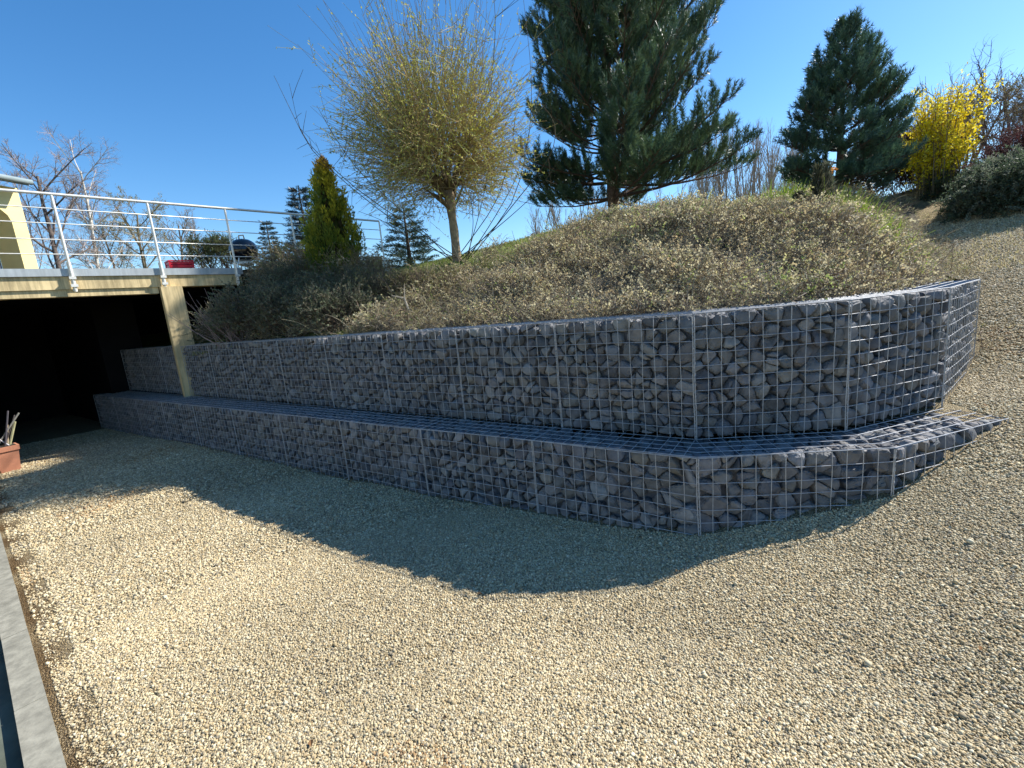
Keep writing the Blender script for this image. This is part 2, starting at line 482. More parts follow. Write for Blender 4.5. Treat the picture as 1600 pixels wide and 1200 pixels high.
# lower paving on the far side of the kerb
lp = MB()
def kp(a, b): return KD * a + KN * b
for i in range(1):
    q = [kp(-9.9, KB - 4), kp(12, KB - 4), kp(12, KB), kp(-9.9, KB)]
    lp.add([(x, y, -.79) for x, y in q], [[0, 1, 2, 3]], (.12, .14, .12))
tag(lp.build("pavement", mat_col("paving", .8, (4, .35), .5, 25, color=(.085, .095, .07), dist=.01)), "dark grey green paving below the kerb", kind="structure")

# ------------------------------------------------------------------ gravel pebbles (stuff)
def visible(x, y, z, m=.25):
    dx = np.stack([x, y, z - CAMP[2]], -1)
    u, v, w = dx @ _r, dx @ _u, dx @ _f
    return (w > .2) & (np.abs(u / np.maximum(w, .01)) < 800 / 700 + m) & (np.abs(v / np.maximum(w, .01)) < 600 / 700 + m)
def in_wall(x, y):
    """footprint of the two wall tiers, where no pebbles lie"""
    hb = (side(BL, B0, x, y) > -.01) & (side(B0, B1, x, y) > -.01) & (side(B1, B2, x, y) > -.01) & (x < B2[0])
    up = (side(Q1, S1, x, y) > -.02) & (x < S1[0] + .3)
    return hb | (up & (x > Q1[0] - .1))
peb = MB()
PAL = [(.515, .415, .245), (.455, .36, .20), (.55, .465, .295), (.40, .31, .168), (.34, .265, .145), (.49, .41, .26), (.29, .23, .138), (.425, .315, .165), (.585, .515, .35), (.26, .218, .15), (.52, .435, .265)]
for (r0, r1, dens, sub, sz) in ((.75, 2.3, 27000, 1, .0041), (2.3, 4.2, 18000, 0, .0048), (4.2, 6.5, 7000, 0, .0066), (6.5, 14.5, 2600, 0, .0085)):
    n = int(dens * pi * (r1 ** 2 - r0 ** 2) * .5)
    r = np.sqrt(rng.uniform(r0 ** 2, r1 ** 2, n)); a = rng.uniform(radians(2), radians(160), n)
    x, y = r * np.cos(a), r * np.sin(a)
    z = G(x, y)
    bb = KN[0] * x + KN[1] * y - KB
    nz = .5 + .5 * lat(x, y, 6, 9)
    k = visible(x, y, z, .5) & ~in_wall(x, y) & (bb > .10) & ((bb > .23) | (rng.random(n) > nz))
    x, y, z = x[k], y[k], z[k]; n = len(x)
    z = z + .012 * lat(x, y, 2.2, 3)
    tv, tf = ICO[sub]
    sc = rng.lognormal(0, .28, n)[:, None] * sz * rng.uniform(.75, 1.3, (n, 3)) * V(1.15, 1.0, .78)
    ax = nrm(rng.normal(size=(n, 3)) * .45 + V(0, 0, 1))
    pos = np.stack([x, y, z + sc[:, 2] * rng.uniform(-.2, .75, n)], -1)
    vv, ff = stamp(tv, tf, pos, frames(ax, rng), sc)
    vv = vv.reshape(n, -1, 3)
    if sub: vv = vv + rng.normal(size=vv.shape) * sz * .07
    pc_ = pick(rng, PAL, n, .2) * (1 + .04 * lat(x, y, 1.3, 61) + .06 * lat(x, y, 4, 62))[:, None]
    rust = (lat(x, y, 2.6, 64) > .9)[:, None] & (rng.random((n, 1)) < .25)
    pc_ = np.where(rust, pc_ * V(.78, .62, .5), pc_)
    peb.add(vv.reshape(-1, 3), ff, np.repeat(pc_, len(tv), 0))
tag(peb.build("gravel", M["pebble"], smooth=True), "loose beige pebbles covering the court and path", kind="stuff")

# a few dry leaves and twigs dropped on the gravel
lr = np.random.default_rng(19)
lit = MB()
for k in range(70):
    r_ = lr.uniform(1.2, 6) ; a_ = lr.uniform(radians(15), radians(150)); x_, y_ = r_ * cos(a_), r_ * sin(a_)
    if in_wall(V(x_), V(y_))[0] or KN[0] * x_ + KN[1] * y_ < KB + .15: continue
    z_ = float(G(V(x_), V(y_))[0]) + .014
    if k % 3:
        t_ = lr.uniform(0, 6); s_ = lr.uniform(.012, .026); c_ = np.array([[cos(t_), sin(t_), .15], [-sin(t_) * .5, cos(t_) * .5, .1]]) * s_
        o_ = V(x_, y_, z_); lit.add([o_ - c_[0], o_ + c_[1] + V(0, 0, .006), o_ + c_[0], o_ - c_[1] + V(0, 0, .006)], [[0, 1, 2, 3]], [(.20, .11, .05), (.30, .19, .09), (.14, .09, .05)][k % 3 if k % 2 else 0])
    else:
        t_ = lr.uniform(0, 6); l_ = lr.uniform(.03, .09); d_ = V(cos(t_), sin(t_), lr.uniform(0, .1))
        lit.tube([V(x_, y_, z_), V(x_, y_, z_ + .004) + d_ * l_ * .5 + lr.normal(0, .004, 3), V(x_, y_, z_) + d_ * l_], .0022, 4, (.20, .15, .10))
tag(lit.build("leaf_litter", M["twig"]), "scattered dry leaves and twig bits on the gravel", kind="stuff")

# ------------------------------------------------------------------ gabion walls
def voronoi_cells(pts, x0, x1, y0, y1, k=18):
    cells = []
    for i, p in enumerate(pts):
        d = ((pts - p) ** 2).sum(1)
        order = np.argsort(d)[1:k + 1]
        poly = np.array([[x0, y0], [x1, y0], [x1, y1], [x0, y1]], float)
        for j in order:
            q = pts[j]; n = q - p; m = (p + q) / 2
            s = (poly - m) @ n
            if (s <= 0).all(): continue
            out = []
            for a in range(len(poly)):
                b = (a + 1) % len(poly)
                if s[a] <= 0: out.append(poly[a])
                if (s[a] < 0) != (s[b] < 0) and s[a] != s[b]:
                    t = s[a] / (s[a] - s[b]); out.append(poly[a] + t * (poly[b] - poly[a]))
            poly = np.array(out)
            if len(poly) < 3: break
        cells.append(poly if len(poly) >= 3 else None)
    return cells

def stone_points(w, h, cell, rng):
    pts = []
    ny = max(1, int(round(h / (cell * .86)))); nx = max(1, int(round(w / (cell * 1.12))))
    for j in range(ny):
        for i in range(nx + 1):
            x = (i + (.5 if j % 2 else 0) + rng.uniform(-.5, .5)) * w / nx
            y = (j + .5 + rng.uniform(-.44, .44)) * h / ny
            if 0.01 < x < w - .01 and rng.random() > .20: pts.append((x, min(max(y, .015), h - .015)))
            if rng.random() < .16: pts.append((np.clip(x + rng.uniform(-.5, .5) * cell, .01, w - .01), np.clip(y + rng.uniform(-.5, .5) * cell, .01, h - .01)))
    return np.array(pts)

STONE_PAL = [(.140, .142, .148), (.118, .120, .128), (.162, .162, .164), (.146, .146, .147), (.094, .096, .104), (.182, .178, .172), (.128, .129, .132), (.20, .198, .197), (.146, .140, .134)]
def stone_verts(poly, rng, sub, half_depth, gap=.0045):
    """one quarried stone filling a cell; local x,y in the face plane, z outwards; front touches z=0"""
    c = poly.mean(0)
    tv, tf = ICO[sub]
    n = len(poly)
    a = poly; b = np.roll(poly, -1, 0)
    e = b - a
    N = np.stack([e[:, 1], -e[:, 0]], -1); N = N / np.maximum(np.linalg.norm(N, axis=1, keepdims=True), 1e-9)
    if ((a - c) * N).sum() < 0: N = -N
    dist = ((a - c) * N).sum(1) - rng.uniform(.0, .0055)
    dist = np.maximum(dist, .004)
    d = tv.copy()
    rho = np.hypot(d[:, 0], d[:, 1])
    u = d[:, :2] / np.maximum(rho, 1e-6)[:, None]
    proj = u @ N.T
    pw = 9.0                                     # soft minimum keeps the corners a little rounded
    rr = (np.sum(np.maximum(proj / dist, 1e-4) ** pw, 1)) ** (-1 / pw)
    rr = np.minimum(rr, .11)
    P = np.empty_like(d)
    P[:, :2] = u * (rr * np.minimum(1, rho * 1.0) ** .55)[:, None]
    P[:, 2] = np.sign(d[:, 2]) * half_depth * np.abs(d[:, 2]) ** .6
    R = math.sqrt(max(1e-6, abs(np.sum(a[:, 0] * b[:, 1] - a[:, 1] * b[:, 0])) / 2 / pi))
    for _ in range(rng.integers(4, 8)):          # cleavage faces
        nn = nrm(rng.normal(size=3) * V(1, 1, .8) + V(0, 0, .55))
        s = P @ nn
        lim = s.max() * rng.uniform(.64, .94)
        over = np.maximum(s - lim, 0)
        P = P - over[:, None] * nn * .93
    P += rng.normal(size=P.shape) * R * .03
    t1, t2 = rng.normal(0, .13, 2)
    P[:, 2] += P[:, 0] * t1 + P[:, 1] * t2
    P[:, 2] -= P[:, 2].max() + rng.uniform(.001, .026)
    P[:, :2] += c
    return P, tf, R

STONES = []      # (wall key, verts world, faces, colour, apparent size)
def fill_face(wall, origin, ex, ey, ez, w, h, cell, rng, keep=None, near=7.0):
    pts = stone_points(w, h, cell, rng)
    cells = voronoi_cells(pts, 0, w, 0, h)
    for p, poly in zip(pts, cells):
        if poly is None: continue
        if keep is not None and not keep(p[0], p[1]): continue
        cw = origin + ex * p[0] + ey * p[1]
        dist = np.linalg.norm(cw - CAMP)
        sub = 3 if dist < 4.2 else (2 if dist < near else 1)
        P, tf, R = stone_verts(poly, rng, sub, rng.uniform(.04, .055))
        W = origin + P[:, :1] * ex + P[:, 1:2] * ey + P[:, 2:3] * ez
        # apparent size: area times how squarely the face looks at the viewer
        face = max(0.05, abs(np.dot(nrm(CAMP - cw), ez)))
        STONES.append((wall, W, tf, vary(rng, STONE_PAL[rng.integers(0, len(STONE_PAL))], 1, .11)[0], R * R * face / dist ** 2, cw))

def clipw(poly, u):
    """depth interval of the quad poly (local u,w) at abscissa u"""
    ws = []
    for i in range(4):
        a, b = poly[i], poly[(i + 1) % 4]
        if (a[0] - u) * (b[0] - u) <= 0 and a[0] != b[0]:
            t = (u - a[0]) / (b[0] - a[0]); ws.append(a[1] + t * (b[1] - a[1]))
    return (min(ws), max(ws)) if len(ws) >= 2 else None

def clipu(poly, w):
    us = []
    for i in range(4):
        a, b = poly[i], poly[(i + 1) % 4]
        if (a[1] - w) * (b[1] - w) <= 0 and a[1] != b[1]:
            t = (w - a[1]) / (b[1] - a[1]); us.append(a[0] + t * (b[0] - a[0]))
    return (min(us), max(us)) if len(us) >= 2 else None

WR = .0028
def bar(m, a, b, r=WR, sides=4):
    m.tube([a, b], r, sides, cap=False)
def wavy(m, f, a, b, r, k=9):
    m.tube([f(t) for t in np.linspace(a, b, k)], r, 4, cap=False)

walls = {}
def wall_root(key, name, loc, label):
    r = empty(name, loc)
    tag(r, label, "retaining wall", kind="thing")
    walls[key] = r
    return r
wall_root("upper", "gabion_wall", (P0[0], P0[1], 0), "tall upper tier of grey stones in wire mesh holding back the mound")
wall_root("lower", "gabion_wall", (B0[0], B0[1], 0), "low lower tier of grey stones in wire mesh standing on the gravel")
CORES = {"upper": MB(), "lower": MB()}

def gabion(key, A, B, A2, B2_, z0, z1, rng, cells=None, base=None, top_depth=None, near=7.5, wires=True, splits=1, end=None):
    """one straight run: front edge A->B, back edge A2->B2_"""
    ln = float(np.linalg.norm(B - A))
    ex = np.array([*((B - A) / ln), 0]); ez = V(0, 0, 1); out = V(ex[1], -ex[0], 0)
    O = np.array([A[0], A[1], z0])
    loc = lambda q: V(np.dot(q - A, ex[:2]), np.dot(q - A, -out[:2]))
    poly = np.array([V(0, 0), V(ln, 0), loc(B2_), loc(A2)])
    hgt = z1 - z0
    def kf(u, v):
        if base is None: return True
        q = A + ex[:2] * u
        return z0 + v > float(base(V(q[0]), V(q[1]))[0]) - .07
    fill_face(key, O, ex, ez, out, ln, hgt, .112, rng, kf, near)
    # stones seen from above
    dep = top_depth or poly[2:, 1].max()
    umin, umax = poly[:, 0].min(), poly[:, 0].max()
    def kt(u, w):
        u = u + umin; w = w + .085
        c = clipw(poly, u)
        return c is not None and c[0] <= w <= c[1]
    O2 = O + ex * umin - out * .085 + ez * hgt
    fill_face(key, O2, ex, -out, ez, umax - umin, dep - .085, .105, rng, kt, near * .8)
    # added dark backing box, keeps light out and the gaps between stones dark
    ins = .085
    core = [A - out[:2] * ins, B - out[:2] * ins, B2_, A2]
    CORES[key].prism(core, z0 + .01, z1 - .075, (.10, .10, .11))
    if not wires: return
    zb = z0
    pt = lambda u, w, z: O + ex * u - out * w + V(0, 0, z - z0)
    nb = splits
    step = ln / nb
    for bi in range(nb):
        m = MB()
        u0, u1 = bi * step, (bi + 1) * step
        nu = max(2, int(round((u1 - u0) / .1005)))
        us = np.linspace(u0, u1, nu + 1)
        off = rng.uniform(-.004, .004)
        bamp = rng.uniform(.004, .020)
        bulge = lambda u, z: bamp * max(0, sin(pi * min(1, max(0, (u - u0) / (u1 - u0))))) * max(0, sin(pi * min(1, max(0, (z - z0) / (z1 - z0)))))
        for i, u in enumerate(us):
            e = .004 if i in (0, nu) else 0
            uu = u + (.006 if i == 0 else (-.006 if i == nu else 0))
            wavy(m, lambda z: pt(uu + .003 * sin(z * 9 + uu * 31), -.004 - bulge(uu, z), z), zb, z1, WR + e * .35)
            c = clipw(poly, u)
            if c:
                bar(m, pt(uu, max(0, c[0]), z1 + .003), pt(uu, min(c[1], dep), z1 + .003))
        nz = int(round(hgt / .1))
        for j in range(nz + 1):
            z = z1 - j * .1
            if z < z0 - .01: break
            sag = off + rng.uniform(-.003, .003)
            wavy(m, lambda u: pt(u, .001 - bulge(u, z), z + (sag + .004 * sin(u * 5 + j)) * (j > 0) + .005 * sin(u * 2.3 + z0) * (j == 0)), u0, u1, WR + (.0012 if j == 0 else 0), 13)
        w = 0.0
        while w <= dep + .001:
            c = clipu(poly, min(max(w, 1e-4), dep - 1e-4))
            if c:
                a, b = max(c[0], u0), min(c[1], u1)
                if bi == 0: a = c[0]
                if bi == nb - 1: b = c[1]
                if b > a: bar(m, pt(a, w, z1 + .007), pt(b, w, z1 + .007))
            w += .1
        # helical lacing at the basket joint
        hz = np.linspace(max(zb, z1 - 1), z1, 46)
        for uj in (u0,):
            ph = np.arange(46) * 1.57
            H_ = np.stack([pt(uj + .011 * cos(p_), -.003 - .008 * abs(sin(p_)), z) for p_, z in zip(ph, hz)])
            m.tube(H_, .0016, 3, cap=False)
        if end and bi == nb - 1:
            # closing panel at the free end
            Bq = np.array([B[0], B[1], 0]); Eq = np.array([B2_[0], B2_[1], 0]); d_ = nrm(Eq - Bq); L_ = np.linalg.norm(Eq - Bq)
            for t in np.arange(0, L_ + .01, .1):
                bar(m, Bq + d_ * t + V(0, 0, z0), Bq + d_ * t + V(0, 0, z1))
            for j in range(nz + 1):
                bar(m, Bq + V(0, 0, z1 - j * .1), Eq + V(0, 0, z1 - j * .1))
        root = walls[key]
        m.build("wire_basket", M["wire"], root, origin=root.location)

def mitre(pa, pb, pc, dist):
    """offset corner pb of the polyline pa-pb-pc by dist to the far side"""
    d1, d2_ = nrm(pb - pa), nrm(pc - pb)
    n1, n2 = V(-d1[1], d1[0]), V(-d2_[1], d2_[0])
    n = nrm(n1 + n2)
    return pb + n * dist / np.dot(n, n1)
rg = np.random.default_rng(21)
TD = .5
oL = PL + nL * TD; o0 = mitre(PL, P0, R1, TD); o1 = mitre(P0, R1, Q1, TD); o2 = mitre(R1, Q1, S1, TD)
oS = S1 + V(-(S1 - Q1)[1], (S1 - Q1)[0]) / np.linalg.norm(S1 - Q1) * TD
gabion("upper", PL, P0, oL, o0, 0.012, 1.0, rg, splits=11)
gabion("upper", P0, R1, o0, o1, 0.012, 1.0, rg)
gabion("upper", R1, Q1, o1, o2, 0.012, 1.0, rg)
gabion("upper", Q1, S1, o2, oS, -.05, 1.0, rg, base=G, end=True)
gabion("lower", BL, B0, PL + nL * .1, P0 + nL * .1, -.9, 0.0, rg, base=G, top_depth=.55, splits=10)
gabion("lower", B0, B1, P0 + V(.03, .1), R1 + V(0, .1), -.7, 0.0, rg, base=G, top_depth=.5)
gabion("lower", B1, B2, R1 + V(0, .1), Q1 + V(.02, .05), -.5, 0.0, rg, base=G, top_depth=.5)

for key in ("upper", "lower"):
    root = walls[key]
    st = [s for s in STONES if s[0] == key]
    st.sort(key=lambda s: -s[4])
    inview = [s for s in st if visible(*[V(q) for q in s[5]], m=0)[0]]
    names = set(id(s) for s in inview[:100])
    fill = MB()
    for s in st:
        if id(s) in names:
            m = MB(); m.add(s[1], s[2], s[3])
            m.build("stone", M["stone"], root, smooth=True, origin=root.location, auto=38)
        else:
            fill.add(s[1], s[2], s[3])
    cm = CORES[key]
    fo = fill.build("stone_fill", M["stone"], root, smooth=True, origin=root.location, auto=38)
    fo["kind"] = "stuff"
    cm.build("dark_backing_box", M["stone"], root, origin=root.location)["kind"] = "stuff"

def px(u, v, d):
    """point seen at photo pixel (u, v), d metres away over the ground"""
    k = V((u - 800) / 700, -(v - 600) / 700, 1.0)
    w = k[0] * _r + k[1] * _u + k[2] * _f
    return CAMP + w * d / math.hypot(w[0], w[1])
Hz = lambda x, y: float(H(V(x), V(y))[0])
Gz = lambda x, y: float(G(V(x), V(y))[0])

# ------------------------------------------------------------------ kerb
kb = MB()
a0 = -9.6
kr = np.random.default_rng(3)
while a0 < 6:
    c = kp(a0 + .5, KB)
    kb.box((c[0], c[1], -.865 + kr.uniform(-.004, .004)), (.994, .125, .27), math.atan2(KD[1], KD[0]) + kr.uniform(-.003, .003), (.46, .44, .38))
    a0 += 1.0
tag(kb.build("kerb", mat_col("kerb_concrete", .9, (6, .18), .4, 70, color=(.28, .265, .21), spec=.15, dist=.004, streak=.3)), "pale concrete kerb stones edging the gravel", kind="structure")

# ------------------------------------------------------------------ terrace on posts
F0 = V(-6.55, 8.96); FE = nrm(V(.675, .737)); FI = V(-FE[1], FE[0]); FA = math.atan2(FE[1], FE[0])
fp = lambda t, q: F0 + FE * t + FI * q
def fbox(m, t0, t1, q0, q1, z0, z1, col=(.5, .5, .5)):
    c = fp((t0 + t1) / 2, (q0 + q1) / 2)
    return m.box((c[0], c[1], (z0 + z1) / 2), (t1 - t0, q1 - q0, z1 - z0), FA, col)
ter = tag(empty("terrace", (*F0, 0)), "cream raised terrace deck on square posts over the dark undercroft", "terrace")
TO = ter.location
def part(m, name, mat, root, **k):
    return m.build(name, M[mat] if isinstance(mat, str) else mat, root, origin=root.location, **k)
part(fbox(fbox(MB(), -9, 1.42, 0, .26, 2.17, 2.385), -9, -.06, .03, .26, 2.05, 2.168), "beam", "render_cream", ter)
part(fbox(MB(), -9, 1.46, -.035, .12, 2.388, 2.515), "edge_trim", "trim_grey", ter)
part(fbox(MB(), -9, 5.1, .125, 8.6, 2.33, 2.50), "deck_slab", "shade_concrete", ter)
m = MB()
for q in (1.6, 3.2, 4.8, 6.4): fbox(m, -9, 3, q, q + .14, 2.19, 2.327)
part(m, "joist", "shade_concrete", ter)
pm = MB(); fbox(pm, -.045, .30, -.10, .05, -.03, 2.166)
part(pm, "post", "render_cream", ter)
pm = MB(); fbox(pm, -3.26, -2.72, -.02, .22, -.9, 2.078)
part(pm, "post", "render_cream", ter)
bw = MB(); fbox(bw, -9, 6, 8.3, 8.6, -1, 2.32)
tag(bw.build("undercroft_wall", M["shade_concrete"]), "back wall in painted shade deep under the terrace", "wall", kind="thing")
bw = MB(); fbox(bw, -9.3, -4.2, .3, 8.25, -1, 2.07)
tag(bw.build("basement_wall", M["shade_concrete"]), "basement wall in painted shade under the house end of the terrace", "wall", kind="thing")

bw = MB()  # black block added so the gabion tiers seem to run into shade
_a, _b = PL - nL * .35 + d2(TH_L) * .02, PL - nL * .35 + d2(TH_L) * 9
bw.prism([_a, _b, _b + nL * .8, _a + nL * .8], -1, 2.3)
tag(bw.build("undercroft_shade_block", M["shade_concrete"]), "added black block standing for the shade where the gabions end under the terrace", "wall", kind="thing")
rail = tag(empty("terrace_railing", (*fp(0, 0), 2.5)), "steel terrace railing with thin horizontal rods", "railing")
q0 = -.075
m = MB(); A_, B_ = fp(-9, q0), fp(4.99, q0)
m.tube([(*A_, 3.72), (*B_, 3.715)], .024, 10)
part(m, "handrail", "steel", rail, smooth=True, auto=50)
for z in (3.485, 3.245, 2.985, 2.745):
    m = MB(); m.tube([(*A_, z), (*B_, z)], .0095, 6); part(m, "rod", "steel", rail, smooth=True)
for t in (-7.4, -6.2, -4.95, -3.75, -2.5, -1.23, .04, 1.33, 2.67, 3.85, 4.99):
    c = fp(t, q0)
    m = MB(); m.tube([(*c, 2.12), (*c, 3.70)], .021, 8)
    po = part(m, "post", "steel", rail, smooth=True, auto=50)
    m = MB(); fbox(m, t - .03, t + .03, q0 - .005 + .03, -.037, 2.14, 2.62)
    for z in (2.2, 2.33): fbox(m, t - .045, t + .045, q0 - .03, q0 + .03, z, z + .045)
    br = m.build("bracket", M["steel"], po, origin=rail.location)

# ------------------------------------------------------------------ house end on the terrace
hc = px(60, 418, 11.9)[:2]
HA = radians(75)                      # direction along its visible wall
HE = V(cos(HA), sin(HA)); HI = V(-HE[1], HE[0])
hp = lambda t, q: hc + HE * t + HI * q
house = tag(empty("house", (*hc, 2.5)), "yellow rendered house end with an arched opening on the terrace", "house")
m = MB()
zt = 4.02
top = [(-5, 2.502), (-2.35, 2.502), (-2.35, 3.55)]
arch = [(-1.1 + .9 * cos(a), 3.42 + .42 * sin(a)) for a in np.linspace(pi, 0, 13)]
outl = [(-6, 2.502), (-2.0, 2.502)] + arch + [(-.2, 2.502), (0, 2.502), (0, zt), (-6, zt)]
n = len(outl)
for q in (0, .55):
    m.add([(*hp(t, q), z) for t, z in outl], [list(range(n)) if q else list(reversed(range(n)))])
P_ = [(*hp(t, 0), z) for t, z in outl] + [(*hp(t, .55), z) for t, z in outl]
m.add(P_, [[i, (i + 1) % n, n + (i + 1) % n, n + i] for i in range(n)])
part(m, "wall", "render_yellow", house)
m = MB()
for t0, t1, z0, z1 in ((-2.0, -.2, 3.38, 3.46), (-.28, -.2, 2.51, 3.38), (-1.14, -1.06, 2.51, 3.38), (-2.0, -1.92, 2.51, 3.38)):
    c = hp((t0 + t1) / 2, .62); m.box((*c, (z0 + z1) / 2), (t1 - t0, .07, z1 - z0), HA)
wf = part(m, "door_frame", "white_paint", house)
m = MB(); c = hp(-1.1, .66); m.box((*c, 3.2), (1.9, .02, 1.38), HA)
m.build("pane", M["glass_dark"], wf, origin=house.location)
m = MB()
e0, e1 = hp(-6.2, -.28), hp(.02, -.28); f0, f1 = hp(-6.2, 2.6), hp(.02, 2.6)
m.add([(*e0, 4.02), (*e1, 4.02), (*f1, 4.9), (*f0, 4.9), (*e0, 4.10), (*e1, 4.10), (*f1, 4.98), (*f0, 4.98)], [[0, 1, 2, 3], [7, 6, 5, 4], [0, 4, 5, 1], [1, 5, 6, 2], [2, 6, 7, 3], [3, 7, 4, 0]])
rf = part(m, "roof", "zinc", house)
m = MB(); g0, g1 = hp(-6.2, -.34), hp(.03, -.34); m.tube([(*g0, 4.07), (*g1, 4.07)], .045, 10); m.build("gutter", M["zinc"], rf, smooth=True, origin=house.location)

# ------------------------------------------------------------------ things on the terrace
bc = px(381, 392, 12.2); bx, by = bc[0], bc[1]
bq = tag(empty("kettle_barbecue", (bx, by, 2.5)), "black domed kettle barbecue behind the terrace railing", "barbecue")
prof = lambda z0, r, h, s: [(r * math.sqrt(max(0, 1 - (k / 8) ** 2)), z0 + s * h * k / 8) for k in range(9)]
part(MB().lathe(prof(2.98, .30, .27, 1), (bx, by, 0)), "lid", "enamel", bq, smooth=True)
part(MB().lathe(prof(2.97, .29, .24, -1), (bx, by, 0)), "bowl", "enamel", bq, smooth=True)
m = MB(); m.tube([(bx - .06, by, 3.24), (bx - .05, by, 3.32), (bx + .05, by, 3.32), (bx + .06, by, 3.24)], .014, 6); part(m, "handle", "wood", bq)
part(MB().lathe([(.02, 2.78), (.16, 2.72), (.15, 2.66), (.02, 2.64)], (bx, by, 0)), "ash_pan", "steel", bq, smooth=True)
for k in range(3):
    a = k * 2 * pi / 3 + .4
    m = MB(); m.tube([(bx + .2 * cos(a), by + .2 * sin(a), 2.82), (bx + .34 * cos(a), by + .34 * sin(a), 2.50)], .014, 6); part(m, "leg", "steel", bq)

rc = px(282, 420, 11.75)
cr = tag(empty("crate", (rc[0], rc[1], 2.5)), "small red plastic crate standing on the terrace edge", "crate")
m = MB()
for s in (-1, 1):
    for z in (2.535, 2.6, 2.665):
        m.box((*(rc[:2] + FI * .15 * s), z + .01), (.40, .015, .045), FA); m.box((*(rc[:2] + FE * .2 * s), z + .01), (.015, .30, .045), FA)
    for s2 in (-1, 1): m.box((*(rc[:2] + FI * .15 * s + FE * .2 * s2), 2.6), (.03, .03, .2), FA)
m.box((*rc[:2], 2.512), (.39, .29, .015), FA)
part(m, "body", "red_plastic", cr)
m = MB()
for s in (-1, 1): m.box((*(rc[:2] + FI * .155 * s), 2.715), (.44, .03, .025), FA); m.box((*(rc[:2] + FE * .205 * s), 2.715), (.03, .30, .0245), FA)
part(m, "rim", "red_plastic", cr)

tb = px(583, 398, 15.2)
wb = tag(empty("garden_box", (tb[0], tb[1], 2.4)), "small tan wooden garden box with a sloped lid beyond the railing", "garden box")
m = MB(); m.box((tb[0], tb[1], 2.72), (.42, .42, .66), .5); part(m, "body", "wood", wb)
m = MB(); m.box((tb[0], tb[1], 3.075), (.5, .5, .04), .5, rx=.12); part(m, "lid", "wood", wb)

# ------------------------------------------------------------------ planter with sticks
pc = V(-8.79, 7.52); pz = Gz(*pc)
pot = tag(empty("planter", (*pc, pz)), "square terracotta planter at the dark undercroft edge", "planter")
ang = -.6
def sq(m, r0, r1, z0, z1):
    P_ = []
    for r, z in ((r0, z0), (r1, z1)):
        for k in range(4):
            a = ang + pi / 4 + k * pi / 2
            P_.append((pc[0] + r * 1.414 * cos(a), pc[1] + r * 1.414 * sin(a), z))
    m.add(P_, [[0, 1, 5, 4], [1, 2, 6, 5], [2, 3, 7, 6], [3, 0, 4, 7], [3, 2, 1, 0], [4, 5, 6, 7]])
    return m
part(sq(MB(), .115, .15, pz, pz + .36), "body", "terracotta", pot)
part(sq(MB(), .165, .17, pz + .36, pz + .44), "rim", "terracotta", pot)
part(sq(MB(), .14, .14, pz + .43, pz + .446), "earth", "soil", pot)
sr = np.random.default_rng(5)
for k, (dx, dz, r, c, ln) in enumerate(((.32, .9, .018, (.42, .40, .22), .42), (.55, .75, .012, (.35, .33, .28), .66), (-.35, .9, .014, (.6, .6, .6), .52), (-.5, .8, .012, (.62, .6, .6), .4), (.12, 1, .014, (.45, .36, .25), .36), (.25, 1, .012, (.10, .09, .10), .62), (-.1, 1, .012, (.12, .09, .12), .6), (.45, .9, .010, (.12, .10, .09), .55))):
    b_ = V(pc[0] + sr.uniform(-.09, .09), pc[1] + sr.uniform(-.09, .09), pz + .43)
    d_ = nrm(V(dx * .77, dx * .63 + sr.uniform(-.1, .1), dz))
    m = MB(); m.tube([b_ - d_ * .05, b_ + d_ * ln * .5, b_ + d_ * ln], r, 6, c)
    o = m.build("stick", M["stick"], None, origin=b_)
    tag(o, ["olive stick leaning right in the terracotta planter", "long thin stick tilting far right out of the planter", "pale rod leaning left in the terracotta planter", "short pale rod at the left rim of the planter", "short brown stick upright in the planter", "dark stick standing behind the olive one in the planter", "dark upright stick in the middle of the planter", "thin dark stick leaning right in the planter"][k], "stick", "sticks standing in the planter")

# ------------------------------------------------------------------ plants: growth helpers
def bend(p, d, L, K, rng, wob, trop, tw=0.0):
    P_ = [np.asarray(p, float)]; d = nrm(d); st = L / (K - 1)
    for k in range(K - 1):
        d = nrm(d + rng.normal(0, wob, 3) + trop * st)
        P_.append(P_[-1] + d * st)
    return np.array(P_)

def grow(rng, p, d, L, r, lvl, S, out):
    K = 7
    P_ = bend(p, d, L, K, rng, S["wob"][lvl], V(0, 0, S["trop"][lvl]))
    rt = S.get("taper", .35)
    out.append((P_, np.linspace(r, r * rt if lvl < S["levels"] - 1 else r * .3, K), lvl))
    if lvl + 1 >= S["levels"]: return
    n = S["n"][lvl]
    ts = np.sort(rng.uniform(S["t0"][lvl], 1, n)); ph = rng.uniform(0, 2 * pi)
    for i, t in enumerate(ts):
        x = t * (K - 1); k = min(int(x), K - 2); q = P_[k] + (P_[k + 1] - P_[k]) * (x - k)
        ax = nrm(P_[k + 1] - P_[k])
        ph += 2.4 + rng.normal(0, .3)
        e1 = nrm(np.cross(ax, V(.3, .2, 1) if abs(ax[2]) < .95 else V(1, 0, 0))); e2 = np.cross(ax, e1)
        s = rng.normal(S["ang"][lvl], .12)
        dd = ax * cos(s) + (e1 * cos(ph) + e2 * sin(ph)) * sin(s)
        ll = L * S["len"][lvl] * rng.uniform(.65, 1.15) * (1.15 - .55 * t if S.get("cone", 1) else 1)
        rr = min(r * (1 - (1 - rt) * t) * .75, r * S["rad"][lvl])
        grow(rng, q, dd, ll, rr, lvl + 1, S, out)

def polys_to(m, out, sides, col):
    """batch tubes: out is list of (P,R) all with the same K"""
    P_ = np.array([o[0] for o in out]); R_ = np.array([o[1] for o in out])
    v, f = tubes(P_, R_, sides)
    per = P_.shape[1] * sides
    c = col if np.ndim(col) == 1 else np.repeat(col, per, 0)
    m.add(v, f, c)

